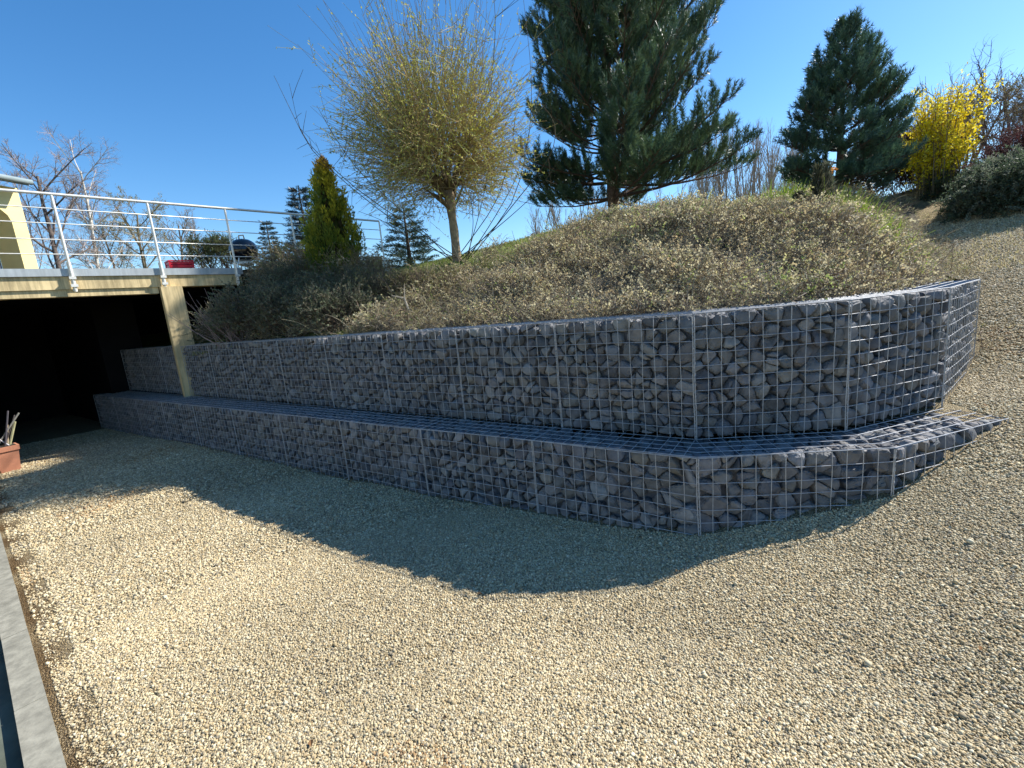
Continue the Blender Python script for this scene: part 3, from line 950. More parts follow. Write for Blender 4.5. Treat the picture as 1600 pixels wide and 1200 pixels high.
def leaf_quads(m, pos, axis, rng, ln, wd, col):
    """small pointed leaves"""
    n = len(pos)
    tv = V((0, 0, 0), (.5, .12, .5), (0, 0, 1), (-.5, .12, .5))
    v, f = stamp(tv, np.array([[0, 1, 2, 3]]), pos, frames(axis, rng), np.stack([np.full(n, wd) * rng.uniform(.7, 1.3, n), np.full(n, wd), np.full(n, ln) * rng.uniform(.7, 1.3, n)], -1))
    m.add(v, f, np.repeat(col, 4, 0) if len(col) == n else col)

def bare_tree(name, label, group, base, height, seed, S, r, col, twig_col, leaves=None, lean=(0, 0), cat="tree", trunks=1):
    rg_ = np.random.default_rng(seed)
    root = tag(empty(name, base), label, cat, group)
    out = []
    for k in range(trunks):
        a = rg_.uniform(0, 2 * pi); o_ = V(cos(a), sin(a), 0) * (.12 * k)
        dd = nrm(V(lean[0] + (rg_.normal(0, .16) if trunks > 1 else 0), lean[1] + (rg_.normal(0, .16) if trunks > 1 else 0), 1))
        grow(rg_, V(*base) + o_ - V(0, 0, .1), dd, height * (rg_.uniform(.75, 1) if trunks > 1 else 1), r * (rg_.uniform(.7, 1) if k else 1), 0, S, out)
    m = MB(); polys_to(m, [o for o in out if o[2] == 0], 8, V(*col)); part(m, "trunk", "bark", root, smooth=True)
    m = MB()
    for l in range(1, S["levels"]):
        s_ = [o for o in out if o[2] == l]
        if s_: polys_to(m, s_, 4 if l < 2 else 3, V(*(col if l < 2 else twig_col)))
    part(m, "branches", "twig", root)
    if leaves:
        tips = [o for o in out if o[2] == S["levels"] - 1]
        P_ = np.array([o[0] for o in tips]); n = leaves[0]
        i = rg_.integers(0, len(P_), n); k = rg_.integers(2, 7, n)
        m = MB(); leaf_quads(m, P_[i, k] + rg_.normal(0, .02, (n, 3)), rand_dir(rg_, n), rg_, leaves[1], leaves[1] * .5, pick(rg_, leaves[2], n))
        part(m, "crown", "leaf", root)
    return root

# ------------------------------------------------------------------ pines
def needle_tuft(rng, n=44, L=.24, nl=.10, w=.006):
    v, f = [], []
    for i in range(n):
        t = rng.uniform(0, 1) ** .7; a = rng.uniform(0, 2 * pi); s = radians(rng.uniform(35, 66)) * (1 - .35 * t)
        d_ = V(sin(s) * cos(a), sin(s) * sin(a), cos(s)); b_ = V(0, 0, t * L)
        side_ = nrm(np.cross(d_, V(cos(a + 1), sin(a + 1), .3))) * w
        k = len(v); l_ = nl * rng.uniform(.75, 1.15)
        v += [b_ - side_, b_ + side_, b_ + d_ * l_]; f.append((k, k + 1, k + 2))
    return np.array(v), np.array(f)

def pine(name, label, base, height, rmax, seed, whorl=.42, nb=6, clear=.10, skew=V(0, 0), shape=None, tuft_scale=1.0, dens=1.0, r0=.14, pal=None):
    rg_ = np.random.default_rng(seed)
    base = V(*base)
    root = tag(empty(name, base), label, "pine tree")
    tr = bend(base - V(0, 0, .2), V(.01, .0, 1), height + .2, 14, rg_, .005, V(0, 0, .0))
    m = MB(); m.tube(tr, np.linspace(r0, .02, 14), 10, (.16, .095, .06)); part(m, "trunk", "bark", root, smooth=True)
    br, tp, ta = [], [], []
    h = height * clear
    zq = lambda z: V(np.interp(z, tr[:, 2], tr[:, 0]), np.interp(z, tr[:, 2], tr[:, 1]), z)
    while h < height * .985:
        f = h / height
        L0 = rmax * shape(f)
        n = nb if f < .8 else max(3, nb - 2)
        ph = rg_.uniform(0, 2 * pi)
        for k in range(n):
            a = ph + k * 2 * pi / n + rg_.normal(0, .22)
            L = L0 * rg_.uniform(.82, 1.06)
            L *= 1 + skew[0] * cos(a) + skew[1] * sin(a)
            if L < .15: continue
            el = radians(np.interp(f, [0, .35, .8, 1], [-8, 12, 36, 66]) + rg_.normal(0, 5))
            d_ = V(cos(a) * cos(el), sin(a) * cos(el), sin(el))
            P_ = bend(zq(base[2] + h + rg_.normal(0, .05)), d_, L, 9, rg_, .045, V(0, 0, .22 if f > .16 else .10))
            br.append((P_, np.linspace(max(.012, .028 * L / 2), .006, 9)))
            nsb = max(4, int(L / .105 * dens))
            for j in range(nsb):
                t = 1 - (j + rg_.uniform(0, .8)) / nsb * (.80 if L > .8 else .95)
                x = t * 8; i = min(int(x), 7); q = P_[i] + (P_[i + 1] - P_[i]) * (x - i)
                ax = nrm(P_[i + 1] - P_[i])
                sd = nrm(np.cross(ax, V(0, 0, 1))) * (1 if j % 2 else -1)
                dd = nrm(ax * .75 + sd * rg_.uniform(.5, 1.0) + V(0, 0, rg_.uniform(.0, .35)))
                l_ = min(.85, (.26 + .42 * (1 - t) * L)) * rg_.uniform(.7, 1.15)
                Q_ = bend(q, dd, l_, 9, rg_, .05, V(0, 0, 1.0))
                br.append((Q_, np.linspace(.010, .004, 9)))
                nt_ = max(2, int(l_ / .12))
                for u in range(nt_ + 1):
                    kk = int(round(8 * (1 - u / (nt_ + 1) * .85)))
                    kk = min(max(kk, 1), 8)
                    sx = nrm(Q_[kk] - Q_[kk - 1])
                    if u == 0:
                        tp.append(Q_[kk] - sx * .06); ta.append(nrm(sx + V(0, 0, .85)))
                    else:
                        e_ = nrm(rg_.normal(size=3))
                        tp.append(Q_[kk]); ta.append(nrm(sx * .8 + e_ * .45 + V(0, 0, .45)))
            tp.append(P_[-1]); ta.append(nrm(P_[-1] - P_[-2] + V(0, 0, .6)))
        h += whorl * rg_.uniform(.85, 1.15) * (1.0 if f < .75 else .7)
    for k in range(5):
        tp.append(tr[-1] - V(0, 0, .1 * k)); ta.append(V(0, 0, 1) + rg_.normal(0, .25, 3))
    m = MB(); polys_to(m, br, 4, V(.10, .065, .045)); part(m, "branches", "twig", root)
    tp, ta = np.array(tp), nrm(np.array(ta))
    m = MB()
    pal = pal or [(.065, .12, .06), (.09, .15, .07), (.055, .105, .06), (.13, .18, .085)]
    grp = rg_.integers(0, 4, len(tp))
    for g in range(4):
        tv, tf = needle_tuft(rg_)
        s_ = grp == g
        n = int(s_.sum())
        v, f = stamp(tv, tf, tp[s_], frames(ta[s_], rg_), rg_.uniform(.8, 1.2, n) * tuft_scale)
        m.add(v, f, pick(rg_, pal, n, .22, len(tv)))
    part(m, "crown", "needle", root)
    return root

big = lambda f: float(np.interp(f, [0, .06, .14, .24, .36, .5, .7, .88, 1], [.9, 1.0, 1.04, 1.0, .95, .86, .62, .3, .05]))
pb = px(958, 318, 16); pb[2] = Hz(pb[0], pb[1])
pine("pine_tree", "large dark green pine with bare lower trunk behind the mound crest", pb, 13.2, 3.45, 36, .50, 8, .085, V(.16, -.05), big, 1.3, .74, .20)
cone = lambda f: float(np.interp(f, [0, .1, .25, .45, .7, .9, 1], [.75, .95, 1, .80, .50, .2, .03]))
p2 = px(1311, 280, 17); p2[2] = Hz(p2[0], p2[1]) - .1
pine("pine_tree", "smaller cone shaped pine left of the yellow flowering bush", p2, px(1305, 56, 17)[2] - p2[2], 1.70, 52, .38, 7, .06, V(0, 0), cone, 1.2, 1.0, .11, [(.06, .12, .08), (.08, .155, .092), (.052, .105, .074), (.10, .17, .092)])

def spruce(name, label, base, height, rmax, seed, pal, group=None):
    """distant conifer with drooping whorls of short needle sprays"""
    rg_ = np.random.default_rng(seed); base = V(*base)
    root = tag(empty(name, base), label, "conifer", group)
    m = MB(); m.tube([base, base + V(0, 0, height)], [.12, .015], 7, (.10, .07, .05)); part(m, "trunk", "bark", root)
    pos, ax = [], []
    h = .1 * height
    while h < height * .99:
        f = h / height; L0 = rmax * (1 - f) ** .85 + .05
        n = 7
        ph = rg_.uniform(0, 6)
        for k in range(n):
            a = ph + k * 2 * pi / n + rg_.normal(0, .2); L = L0 * rg_.uniform(.7, 1.15)
            ns = max(3, int(L / .10))
            for j in range(ns):
                t = (j + .6) / ns
                for sdir in (-1, 0, 1):
                    aa = a + sdir * .55
                    p_ = base + V(cos(a) * L * t, sin(a) * L * t, h - .18 * L * t + .22 * L * t * t)
                    pos.append(p_ + rg_.normal(0, .03, 3)); ax.append((cos(aa), sin(aa), rg_.uniform(-.15, .35)))
        h += .26 * (1.0 if height < 5 else 1.3)
    pos, ax = np.array(pos), np.array(ax); n = len(pos)
    tv, tf = needle_tuft(rg_, 16, .26, .09, .010)
    v, f = stamp(tv, tf, pos, frames(ax, rg_), rg_.uniform(.8, 1.3, n))
    m = MB(); m.add(v, f, pick(rg_, pal, n, .25, len(tv))); part(m, "crown", "needle", root)

c3 = px(640, 402, 18.5); c3[2] = Hz(c3[0], c3[1])
spruce("fir_tree", "blue green fir between the globe willow and the golden thuja", c3, px(632, 318, 18.5)[2] - c3[2], 1.45, 11, [(.045, .075, .045), (.06, .095, .055), (.035, .06, .04)])
c1 = px(484, 400, 21); c1[2] = Hz(c1[0], c1[1])
spruce("fir_tree", "dark tall fir half hidden behind the golden thuja", c1, px(486, 290, 21)[2] - c1[2], 1.35, 12, [(.018, .030, .026), (.025, .04, .032), (.015, .025, .022)])
c2 = px(425, 400, 29); c2[2] = Hz(c2[0], c2[1])
spruce("fir_tree", "small dark fir right of the barbecue in the distance", c2, px(424, 348, 29)[2] - c2[2], 1.3, 13, [(.03, .05, .045), (.04, .06, .05)])

# ------------------------------------------------------------------ golden thuja
tbse = px(530, 440, 9.4); tbse[2] = Hz(tbse[0], tbse[1])
th = tag(empty("thuja", tbse), "golden flame shaped thuja beside the terrace railing", "conifer")
m = MB(); m.tube([tbse - V(0, 0, .1), tbse + V(0, 0, 1.9)], [.06, .02], 7, (.14, .09, .06)); part(m, "trunk", "bark", th)
tt = px(503, 249, 9.4); thH = tt[2] - tbse[2]
rt_ = np.random.default_rng(8)
NP, NL = 430, 46
f = rt_.uniform(0, 1, NP) ** 1.1; a = rt_.uniform(0, 2 * pi, NP)
rad = np.interp(f, [0, .12, .3, .45, .62, .8, .93, 1], [.34, .43, .45, .41, .29, .16, .06, .0]) * rt_.uniform(.66, 1.06, NP)
pb_ = np.stack([tbse[0] + (tt[0] - tbse[0]) * f ** 1.2 + rad * np.cos(a), tbse[1] + (tt[1] - tbse[1]) * f ** 1.2 + rad * np.sin(a), tbse[2] + f * (thH - .16)], -1)
pa_ = nrm(np.stack([np.cos(a) * .26, np.sin(a) * .26, np.ones(NP)], -1) + rt_.normal(0, .09, (NP, 3)))
plen = rt_.uniform(.22, .46, NP) * (1.1 - .45 * f)
t = rt_.random((NP, NL)); th_ = rt_.uniform(0, 2 * pi, (NP, NL))
pr = (.060 * np.sin(pi * (t * .86 + .10)) ** .8) * rt_.uniform(.4, 1, (NP, NL)) * (1.05 - .4 * f[:, None])
FX = frames(pa_, rt_)
pos = pb_[:, None] + pa_[:, None] * (t * plen[:, None])[..., None] + FX[:, None, :, 0] * (pr * np.cos(th_))[..., None] + FX[:, None, :, 1] * (pr * np.sin(th_))[..., None]
rdir = FX[:, None, :, 0] * np.cos(th_)[..., None] + FX[:, None, :, 1] * np.sin(th_)[..., None]
ax = nrm(pa_[:, None] + rdir * .45 + rt_.normal(0, .12, (NP, NL, 3)))
n = NP * NL
gold = np.clip((f - .30) * .8 + rt_.normal(.25, .26, NP), 0, 1)[:, None] * np.ones((1, NL)) * (.45 + .65 * t)
gold = np.clip(gold, 0, 1).reshape(-1, 1)
tipk = np.clip((pos[..., 2].reshape(-1, 1) - tbse[2] - thH * .88) / (thH * .1), 0, 1)
tc_ = V(.09, .165, .03) * (1 - gold) + V(.66, .56, .045) * gold
tc_ = tc_ * (1 - tipk) + V(.60, .36, .04) * tipk
m = MB(); leaf_quads(m, pos.reshape(-1, 3), ax.reshape(-1, 3), rt_, .062, .022, tc_ * rt_.uniform(.8, 1.2, (n, 1)))
inn = MB(); k2 = 2600
f2 = rt_.random(k2); a2 = rt_.uniform(0, 2 * pi, k2); r2 = np.interp(f2, [0, .3, .6, 1], [.30, .36, .24, .0]) * rt_.uniform(.3, 1, k2)
leaf_quads(m, np.stack([tbse[0] + (tt[0] - tbse[0]) * f2 + r2 * np.cos(a2), tbse[1] + (tt[1] - tbse[1]) * f2 + r2 * np.sin(a2), tbse[2] + f2 * thH * .95], -1), nrm(rt_.normal(0, .3, (k2, 3)) + V(0, 0, 1)), rt_, .13, .07, pick(rt_, [(.06, .08, .02), (.09, .07, .03)], k2))
part(m, "crown", "leaf", th)

# ------------------------------------------------------------------ pollarded globe willow
wbp = px(713, 408, 9.0); wbp[2] = Hz(wbp[0], wbp[1])
wh = px(706, 302, 9.0)
wl = tag(empty("globe_willow", wbp), "round twiggy willow with yellow green buds on a short trunk", "willow tree")
rw = np.random.default_rng(17)
m = MB()
tk = bend(wbp - V(0, 0, .15), wh - wbp + V(0, 0, .15), np.linalg.norm(wh - wbp) + .2, 9, rw, .022, V(0, 0, 0)); wh = tk[-1]
m.tube(tk, [.12, .095, .085, .078, .084, .074, .085, .10, .075], 12, (.26, .20, .13)); part(m, "trunk", "bark", wl, smooth=True)
ctr = px(678, 218, 9.0)
limbs, shoots, scol = [], [], []
for k in range(34):
    d_ = rand_dir(rw, 1)[0]; d_[2] = abs(d_[2]) * .9 + .12; d_ = nrm(d_ + V(-.06, 0, 0))
    limbs.append((bend(tk[-1 - k % 3] if k % 2 else wh, d_, rw.uniform(.5, 1.15), 7, rw, .16, V(0, 0, .5)), np.linspace(rw.uniform(.026, .048), .013, 7)))
nS = 1600
LP = np.array([l_[0] for l_ in limbs])[:, 2:].reshape(-1, 3)
for k in range(nS):
    u_ = rand_dir(rw, 1)[0]
    if u_[2] < -.72: u_[2] *= -1
    tgt = 1.78 + .16 * rw.normal() + (rw.random() < .34) * max(0, u_[2] - .1) * rw.uniform(.2, 1.7)
    T_ = ctr + u_ * tgt * V(1.06, 1.0, 1.0)
    j = np.argsort(((LP - T_) ** 2).sum(1) * rw.uniform(.6, 1.4, len(LP)))[rw.integers(0, 6)]
    q = LP[j]; L = np.linalg.norm(T_ - q)
    tr_ = rw.choice([-.22, .10, .3]); d_ = nrm(T_ - q - V(0, 0, tr_ * L * .5 * L * .5))
    Q_ = bend(q, d_, L * rw.uniform(.7, 1.08), 7, rw, .05, V(0, 0, tr_))
    shoots.append((Q_, np.linspace(.0050, .0024, 7)))
    for j in range(2):
        kk = rw.integers(2, 6)
        dd = nrm(Q_[kk] - Q_[kk - 1] + rw.normal(0, .5, 3))
        shoots.append((bend(Q_[kk], dd, rw.uniform(.25, .65), 7, rw, .06, V(0, 0, .1)), np.linspace(.0040, .0022, 7)))
m = MB(); polys_to(m, limbs, 6, V(.15, .115, .07))
polys_to(m, shoots, 3, pick(rw, [(.40, .30, .15), (.44, .32, .14), (.30, .23, .14), (.42, .39, .15)], len(shoots), .2))
part(m, "branches", "twig", wl)
SP = np.array([s_[0] for s_ in shoots]); n = 26000
i = rw.integers(0, len(SP), n); k = rw.integers(2, 7, n); t = rw.random(n)[:, None]
pos = SP[i, k] * (1 - t) + SP[i, k - 1] * t
ax = nrm(nrm(SP[i, k] - SP[i, k - 1]) + rw.normal(0, .6, (n, 3)))
m = MB(); leaf_quads(m, pos, ax, rw, .046, .019, pick(rw, [(.48, .48, .09), (.40, .43, .10), (.54, .48, .13), (.34, .37, .10)], n)); part(m, "crown", "leaf", wl)
# suckers from its foot
suck = tag(empty("willow_suckers", wbp + V(.1, -.1, 0)), "long bare shoots rising from the foot of the willow trunk", "shoots")
lines = [[(722, 410), (600, 335), (490, 245), (458, 180), (428, 118)], [(730, 412), (640, 340), (560, 270), (520, 210), (495, 165)], [(705, 415), (560, 300), (470, 215), (452, 130)], [(735, 405), (800, 330), (828, 220), (832, 120), (818, 0)],
         [(740, 400), (830, 285), (865, 240), (870, 190), (835, 150)], [(728, 400), (775, 320), (800, 240), (805, 170)], [(735, 405), (790, 345), (840, 300), (868, 258)], [(724, 404), (750, 330), (765, 260)], [(726, 404), (770, 345), (810, 275), (822, 200)], [(700, 412), (650, 380), (600, 345), (560, 330)],
         [(760, 250), (768, 130), (775, 40), (770, -30)], [(720, 405), (740, 350), (735, 300)]]
sl = []
for ln in lines:
    pts = np.array([px(u, v, 8.75 + rw.uniform(-.15, .35)) for u, v in ln]); pts[0] = wbp + V(rw.uniform(-.1, .25), rw.uniform(-.2, .1), 0) if ln[0][1] > 390 else pts[0]
    tq = np.linspace(0, len(pts) - 1, 12)
    cur = np.stack([np.interp(tq, range(len(pts)), pts[:, c]) for c in range(3)], -1)
    cur[1:-1] = (cur[:-2] + 2 * cur[1:-1] + cur[2:]) / 4
    sl.append((cur, np.linspace(.009, .003, 12)))
    for _ in range(5):
        kk = rw.integers(4, 11); d_ = nrm(cur[kk] - cur[kk - 1] + rw.normal(0, .6, 3))
        sl.append((np.array(bend(cur[kk], d_, rw.uniform(.2, .7), 12, rw, .03, V(0, 0, .1))), np.linspace(.005, .0025, 12)))
m = MB(); polys_to(m, sl, 4, V(.085, .07, .045)); m.build("stems", M["twig"], suck, origin=suck.location)

# ------------------------------------------------------------------ ground cover on the mound (stuff)
def sprig(rng, n_leaf=12, lw=.020, ll=.040, stems=1, droop=.45):
    v, f, kind = [], [], []
    for s_ in range(stems):
        a = rng.uniform(0, 2 * pi); lean_ = rng.uniform(.35, 1.0)
        t = np.linspace(0, 1, 5)
        P_ = np.stack([np.cos(a + .3 * t) * lean_ * t, np.sin(a + .3 * t) * lean_ * t, .75 * t - droop * lean_ * t * t], -1) + rng.normal(0, .02, (5, 3))
        tv, tf = tubes(P_[None], np.linspace(.012, .005, 5)[None], 3)
        k = len(v); v += list(tv); f += [tuple(q + k for q in w) for w in tf]; kind += [0] * len(tv)
        for i in range(n_leaf):
            u = rng.uniform(.2, 1.0); q = np.array([np.interp(u, t, P_[:, c]) for c in range(3)])
            d_ = nrm(rng.normal(size=3) + V(0, 0, .5)); sd = nrm(np.cross(d_, rng.normal(size=3))) * lw * rng.uniform(.7, 1.3)
            l_ = ll * rng.uniform(.7, 1.4)
            k = len(v); v += [q, q + d_ * l_ * .5 + sd, q + d_ * l_, q + d_ * l_ * .5 - sd]; f.append((k, k + 1, k + 2, k + 3)); kind += [1] * 4
    return np.array(v), np.array(f), np.array(kind)

def scatter(m, rng, pos, axis, scale, templ, leaf_pal, twig_pal, amt=.25):
    g = rng.integers(0, len(templ), len(pos))
    for k, (tv, tf, kd) in enumerate(templ):
        s_ = g == k; n = int(s_.sum())
        if not n: continue
        v, f = stamp(tv, tf, pos[s_], frames(axis[s_], rng), scale[s_])
        lc = leaf_pal[s_] if isinstance(leaf_pal, np.ndarray) and len(leaf_pal) == len(pos) else pick(rng, leaf_pal, n, amt)
        tc2 = pick(rng, twig_pal, n, amt)
        c = np.where(kd[None, :, None] == 1, lc[:, None, :] * rng.uniform(.75, 1.25, (n, len(kd), 1)), tc2[:, None, :])
        m.add(v, f, c.reshape(-1, 3))

rc_ = np.random.default_rng(41)
n = 190000
x = rc_.uniform(-4.6, 12.5, n); y = rc_.uniform(3.4, 15.5, n)
hz = H(x, y); gz_ = G(x, y)
clp = lat(x, y, 3.2, 31)
back_ = {"x": x}
keep = on_hill(x, y, .30) & (hz > gz_ - .12)
dcam = np.hypot(x, y)
crest = np.interp(x, [-5, -2.4, -1, .3, 1.2, 2.2, 3.4, 4.6, 5.5, 6, 9, 12], [8.9, 8.0, 7.7, 7.85, 8.45, 9.3, 10.1, 10.2, 10, 11.5, 13, 15.4])
keep &= y < crest + .35 * clp
keep &= (lat(x, y, 5.5, 35) + .5 * lat(x, y, 1.7, 36) > -.62) | (rc_.random(n) < .25) | ~on_hill(x, y, .85)
keep &= rc_.random(n) < np.clip(1.15 - (dcam - 6) * .085, .35, 1)
keep &= ~((x < -2.2) & (y < 8.4 - .0 * x) & (rc_.random(n) < .5))
keep &= visible(x, y, hz, .18)
x, y, hz, clp = x[keep], y[keep], hz[keep], clp[keep]; n = len(x)
pos = np.stack([x, y, hz + .02 + .09 * clp.clip(-1, 1.2) + rc_.uniform(-.03, .12, n)], -1)
axis = nrm(np.stack([rc_.normal(0, .35, n), rc_.normal(0, .35, n), np.ones(n)], -1))
scl = rc_.uniform(.13, .33, n) * (1 + .22 * clp + .22 * lat(x, y, 6.5, 37)) * np.clip(.35 + (H(x, y) - G(x, y)) * 1.1, .35, 1)
GC_PAL = np.array([(.225, .215, .14), (.17, .17, .095), (.28, .265, .18), (.12, .10, .068), (.13, .165, .065), (.175, .15, .10), (.34, .325, .24)])
green = np.clip(.25 + .9 * lat(x, y, 1.3, 77) + .25 * (x - 4) / 3, 0, 1)
w_ = np.stack([np.full(n, 1.0), np.full(n, 1.0), np.full(n, .8), 1.2 - green, .3 + 1.4 * green, 1.1 - green, np.full(n, .5)], -1)
cw_ = np.cumsum(w_, 1) / w_.sum(1, keepdims=True)
pi_ = (rc_.random(n)[:, None] > cw_).sum(1).clip(0, 6)
lc = 2.65 * (1 + .28 * lat(x, y, 1.1, 91) + .18 * lat(x, y, 4.5, 92))[:, None] * GC_PAL[pi_] * rc_.uniform(.8, 1.2, (n, 1)) * V(1.04, .97, .80)
lc = np.minimum(lc, V(.54, .48, .30))
templ = [sprig(rc_, rc_.integers(7, 12), .030, .075, 1) for _ in range(7)] + [sprig(rc_, 3, .02, .05, 2, .55) for _ in range(3)]
m = MB(); scatter(m, rc_, pos, axis, scl, templ, lc, [(.36, .30, .22), (.24, .19, .14), (.46, .39, .28)])
k = rc_.random(n) < .022
ns = int(k.sum())
st = []
for q, c_ in zip(pos[k], clp[k]):
    d_ = nrm(V(rc_.normal(-.2, .7), rc_.normal(-.3, .6), rc_.uniform(.35, 1.1)))
    st.append((bend(q - V(0, 0, .05), d_, rc_.uniform(.25, .65), 7, rc_, .09, V(0, 0, -.9)), np.linspace(.006, .0025, 7)))
polys_to(m, st, 3, pick(rc_, [(.50, .42, .30), (.34, .27, .20), (.42, .38, .26), (.26, .18, .13)], len(st), .2))
tag(m.build("ground_cover", M["leaf"]), "dry brown and olive twiggy ground cover over the mound", kind="stuff")

# bright and dry grass
def grass(name, label, pos, rng, h, w, pal):
    n = len(pos)
    d_ = nrm(np.stack([rng.normal(0, .45, n), rng.normal(0, .45, n), np.ones(n)], -1))
    tv = V((-.5, 0, 0), (.5, 0, 0), (.4, .12, .5), (-.4, .12, .5), (.0, .45, 1.0), (.05, .46, 1.0))
    v, f = stamp(tv, np.array([[0, 1, 2, 3], [3, 2, 5, 4]]), pos, frames(d_, rng), np.stack([np.full(n, w), h * rng.uniform(.4, 1, n), h * rng.uniform(.6, 1.2, n)], -1))
    m = MB(); m.add(v, f, pick(rng, pal, n, .25, 6))
    return tag(m.build(name, M["leaf"]), label, kind="stuff")
rgx = np.random.default_rng(51)
pp = []
for (u, v, d, s_, k) in ((1225, 332, 8.6, .20, 260), (1250, 322, 8.9, .16, 120), (1335, 348, 8.0, .26, 300), (1375, 352, 8.0, .20, 140)):
    c = px(u, v, d)
    q = c[:2] + rgx.normal(0, s_, (k, 2)) * V(1, .8)
    pp.append(np.stack([q[:, 0], q[:, 1], H(q[:, 0], q[:, 1]) + .05], -1))
grass("grass", "bright green grass tufts growing through the ground cover", np.concatenate(pp), rgx, .40, .013, [(.22, .31, .03), (.30, .38, .05), (.17, .26, .04)])
n = 60000
x = rgx.uniform(-6, 4, n); y = rgx.uniform(7.6, 20, n)
cr_ = np.interp(x, [-5, -2.4, -1, .3, 1.2, 2.2, 3.4, 4.6], [8.7, 7.8, 7.5, 7.7, 8.3, 9.2, 10.2, 10.5])
k = (y > cr_ - .3 + .3 * lat(x, y, 3, 8)) & visible(x, y, H(x, y), .1) & (rgx.random(n) < np.clip(1.5 - (y - 8) * .13, .1, 1))
x, y = x[k], y[k]
grass("lawn_grass", "short sunlit lawn grass behind the willow", np.stack([x, y, H(x, y)], -1), rgx, .07, .010, [(.20, .25, .05), (.26, .29, .08), (.32, .30, .12), (.16, .22, .045)])
n = 26000
r = rgx.uniform(7.5, 26, n); a = rgx.uniform(radians(30), radians(54), n)
x, y = r * np.cos(a), r * np.sin(a)
k = (H(x, y) < G(x, y) + .02) & (lat(x, y, 1.4, 13) > .05 - (r - 8) * .02) & visible(x, y, G(x, y), .1)
x, y = x[k], y[k]
grass("dry_grass", "short straw coloured grass growing through the gravel path", np.stack([x, y, G(x, y)], -1), rgx, .06, .010, [(.50, .43, .25), (.42, .37, .19), (.56, .49, .31), (.33, .31, .14)])

# ------------------------------------------------------------------ shrubs
def shrub(name, label, blobs, seed, nper, templ, leaf_pal, twig_pal, scl, cat="shrub", up=.6, shell=.75, stems=26, base=None, ground=None, stem_col=(.12, .085, .06), out_dir=None):
    """blobs: (x, y, z, rx, ry, rz); sprigs fill the outer part of each lobe"""
    rg_ = np.random.default_rng(seed)
    b0 = np.array(blobs[0][:3]) if base is None else np.asarray(base, float)
    root = tag(empty(name, b0), label, cat)
    pos, ax, st = [], [], []
    for (bx_, by_, bz_, rx, ry, rz) in blobs:
        n = int(nper * (rx * ry * rz) ** (2 / 3) / .5)
        d_ = rand_dir(rg_, n); d_[:, 2] = np.where(d_[:, 2] < -.35, -d_[:, 2], d_[:, 2])
        rr = (shell + (1 - shell) * rg_.random(n)) * (1 + .16 * np.sin(d_[:, 0] * 7 + d_[:, 1] * 5) + .10 * np.sin(d_[:, 2] * 11 + d_[:, 0] * 9))
        inner = rg_.random(n) < .3
        rr = np.where(inner, rr * rg_.uniform(.4, 1, n), rr)
        p_ = V(bx_, by_, bz_) + d_ * rr[:, None] * V(rx, ry, rz)
        pos.append(p_); ax.append(nrm(d_ + V(0, 0, up) + rg_.normal(0, .3, (n, 3)) + (0 if out_dir is None else np.asarray(out_dir))))
        gz0 = bz_ - rz * .8 if ground is None else ground(bx_, by_)
        for _ in range(stems):
            d1 = rand_dir(rg_, 1)[0]; d1[2] = abs(d1[2]); e_ = V(bx_, by_, bz_) + d1 * V(rx, ry, rz) * rg_.uniform(.6, 1.0)
            s0 = V(bx_ + rg_.normal(0, .12 * rx), by_ + rg_.normal(0, .12 * ry), gz0 - .03)
            mid_ = (s0 + e_) / 2 + V(0, 0, .12 * rz) + rg_.normal(0, .06, 3)
            t_ = np.linspace(0, 1, 7)[:, None]
            st.append(((1 - t_) ** 2 * s0 + 2 * t_ * (1 - t_) * mid_ + t_ ** 2 * e_, np.linspace(.012, .004, 7)))
    pos, ax = np.concatenate(pos), np.concatenate(ax)
    if ground is not None:
        k = pos[:, 2] > np.array(H(pos[:, 0], pos[:, 1])) - .05 if ground is Hz else pos[:, 2] > np.array(G(pos[:, 0], pos[:, 1])) - .05
        pos, ax = pos[k], ax[k]
    m = MB(); polys_to(m, st, 4, V(*stem_col)); m.build("stems", M["twig"], root, origin=root.location)
    m = MB(); scatter(m, rg_, pos, ax, rg_.uniform(.7, 1.3, len(pos)) * scl, templ, leaf_pal, twig_pal)
    m.build("foliage", M["leaf"], root, origin=root.location)
    return root
rs = np.random.default_rng(61)
T_leafy = [sprig(rs, 16, .035, .085, 1, .3) for _ in range(5)]
T_twiggy = [sprig(rs, 5, .022, .05, 2, .25) for _ in range(5)]
T_spray = [sprig(rs, 26, .022, .14, 1, .5) for _ in range(5)]
def hb(x, y, dz, *r): return (x, y, Hz(x, y) + dz, *r)
shrub("spreading_shrub", "low dark grey green shrub in shade overhanging the wall near the post",
      [hb(-5.15, 8.65, .20, .72, .5, .44), hb(-4.35, 8.15, .32, .85, .65, .58), hb(-3.45, 7.55, .28, .8, .6, .52), hb(-2.6, 7.0, .20, .7, .5, .42), hb(-3.9, 8.7, .35, .9, .6, .6), hb(-2.9, 7.9, .25, .8, .6, .45)],
      71, 1500, T_leafy, [(.14, .16, .085), (.175, .19, .11), (.11, .135, .078), (.19, .185, .12), (.22, .20, .13)], [(.17, .13, .095)], .24, ground=Hz)
shrub("twiggy_shrub", "sunlit twiggy shrub with pale dry leaves around the thuja's foot",
      [hb(-4.35, 9.75, .45, .75, .5, .85), hb(-3.7, 9.2, .35, .7, .45, .75), hb(-2.95, 8.75, .3, .6, .45, .55), hb(-2.5, 8.6, .2, .55, .4, .42), hb(-4.95, 10.0, .45, .55, .45, .8)],
      72, 900, T_twiggy + T_leafy[:2], [(.42, .37, .16), (.34, .33, .14), (.50, .42, .26), (.27, .27, .11)], [(.38, .29, .20), (.29, .22, .15)], .30, ground=Hz, stems=60)
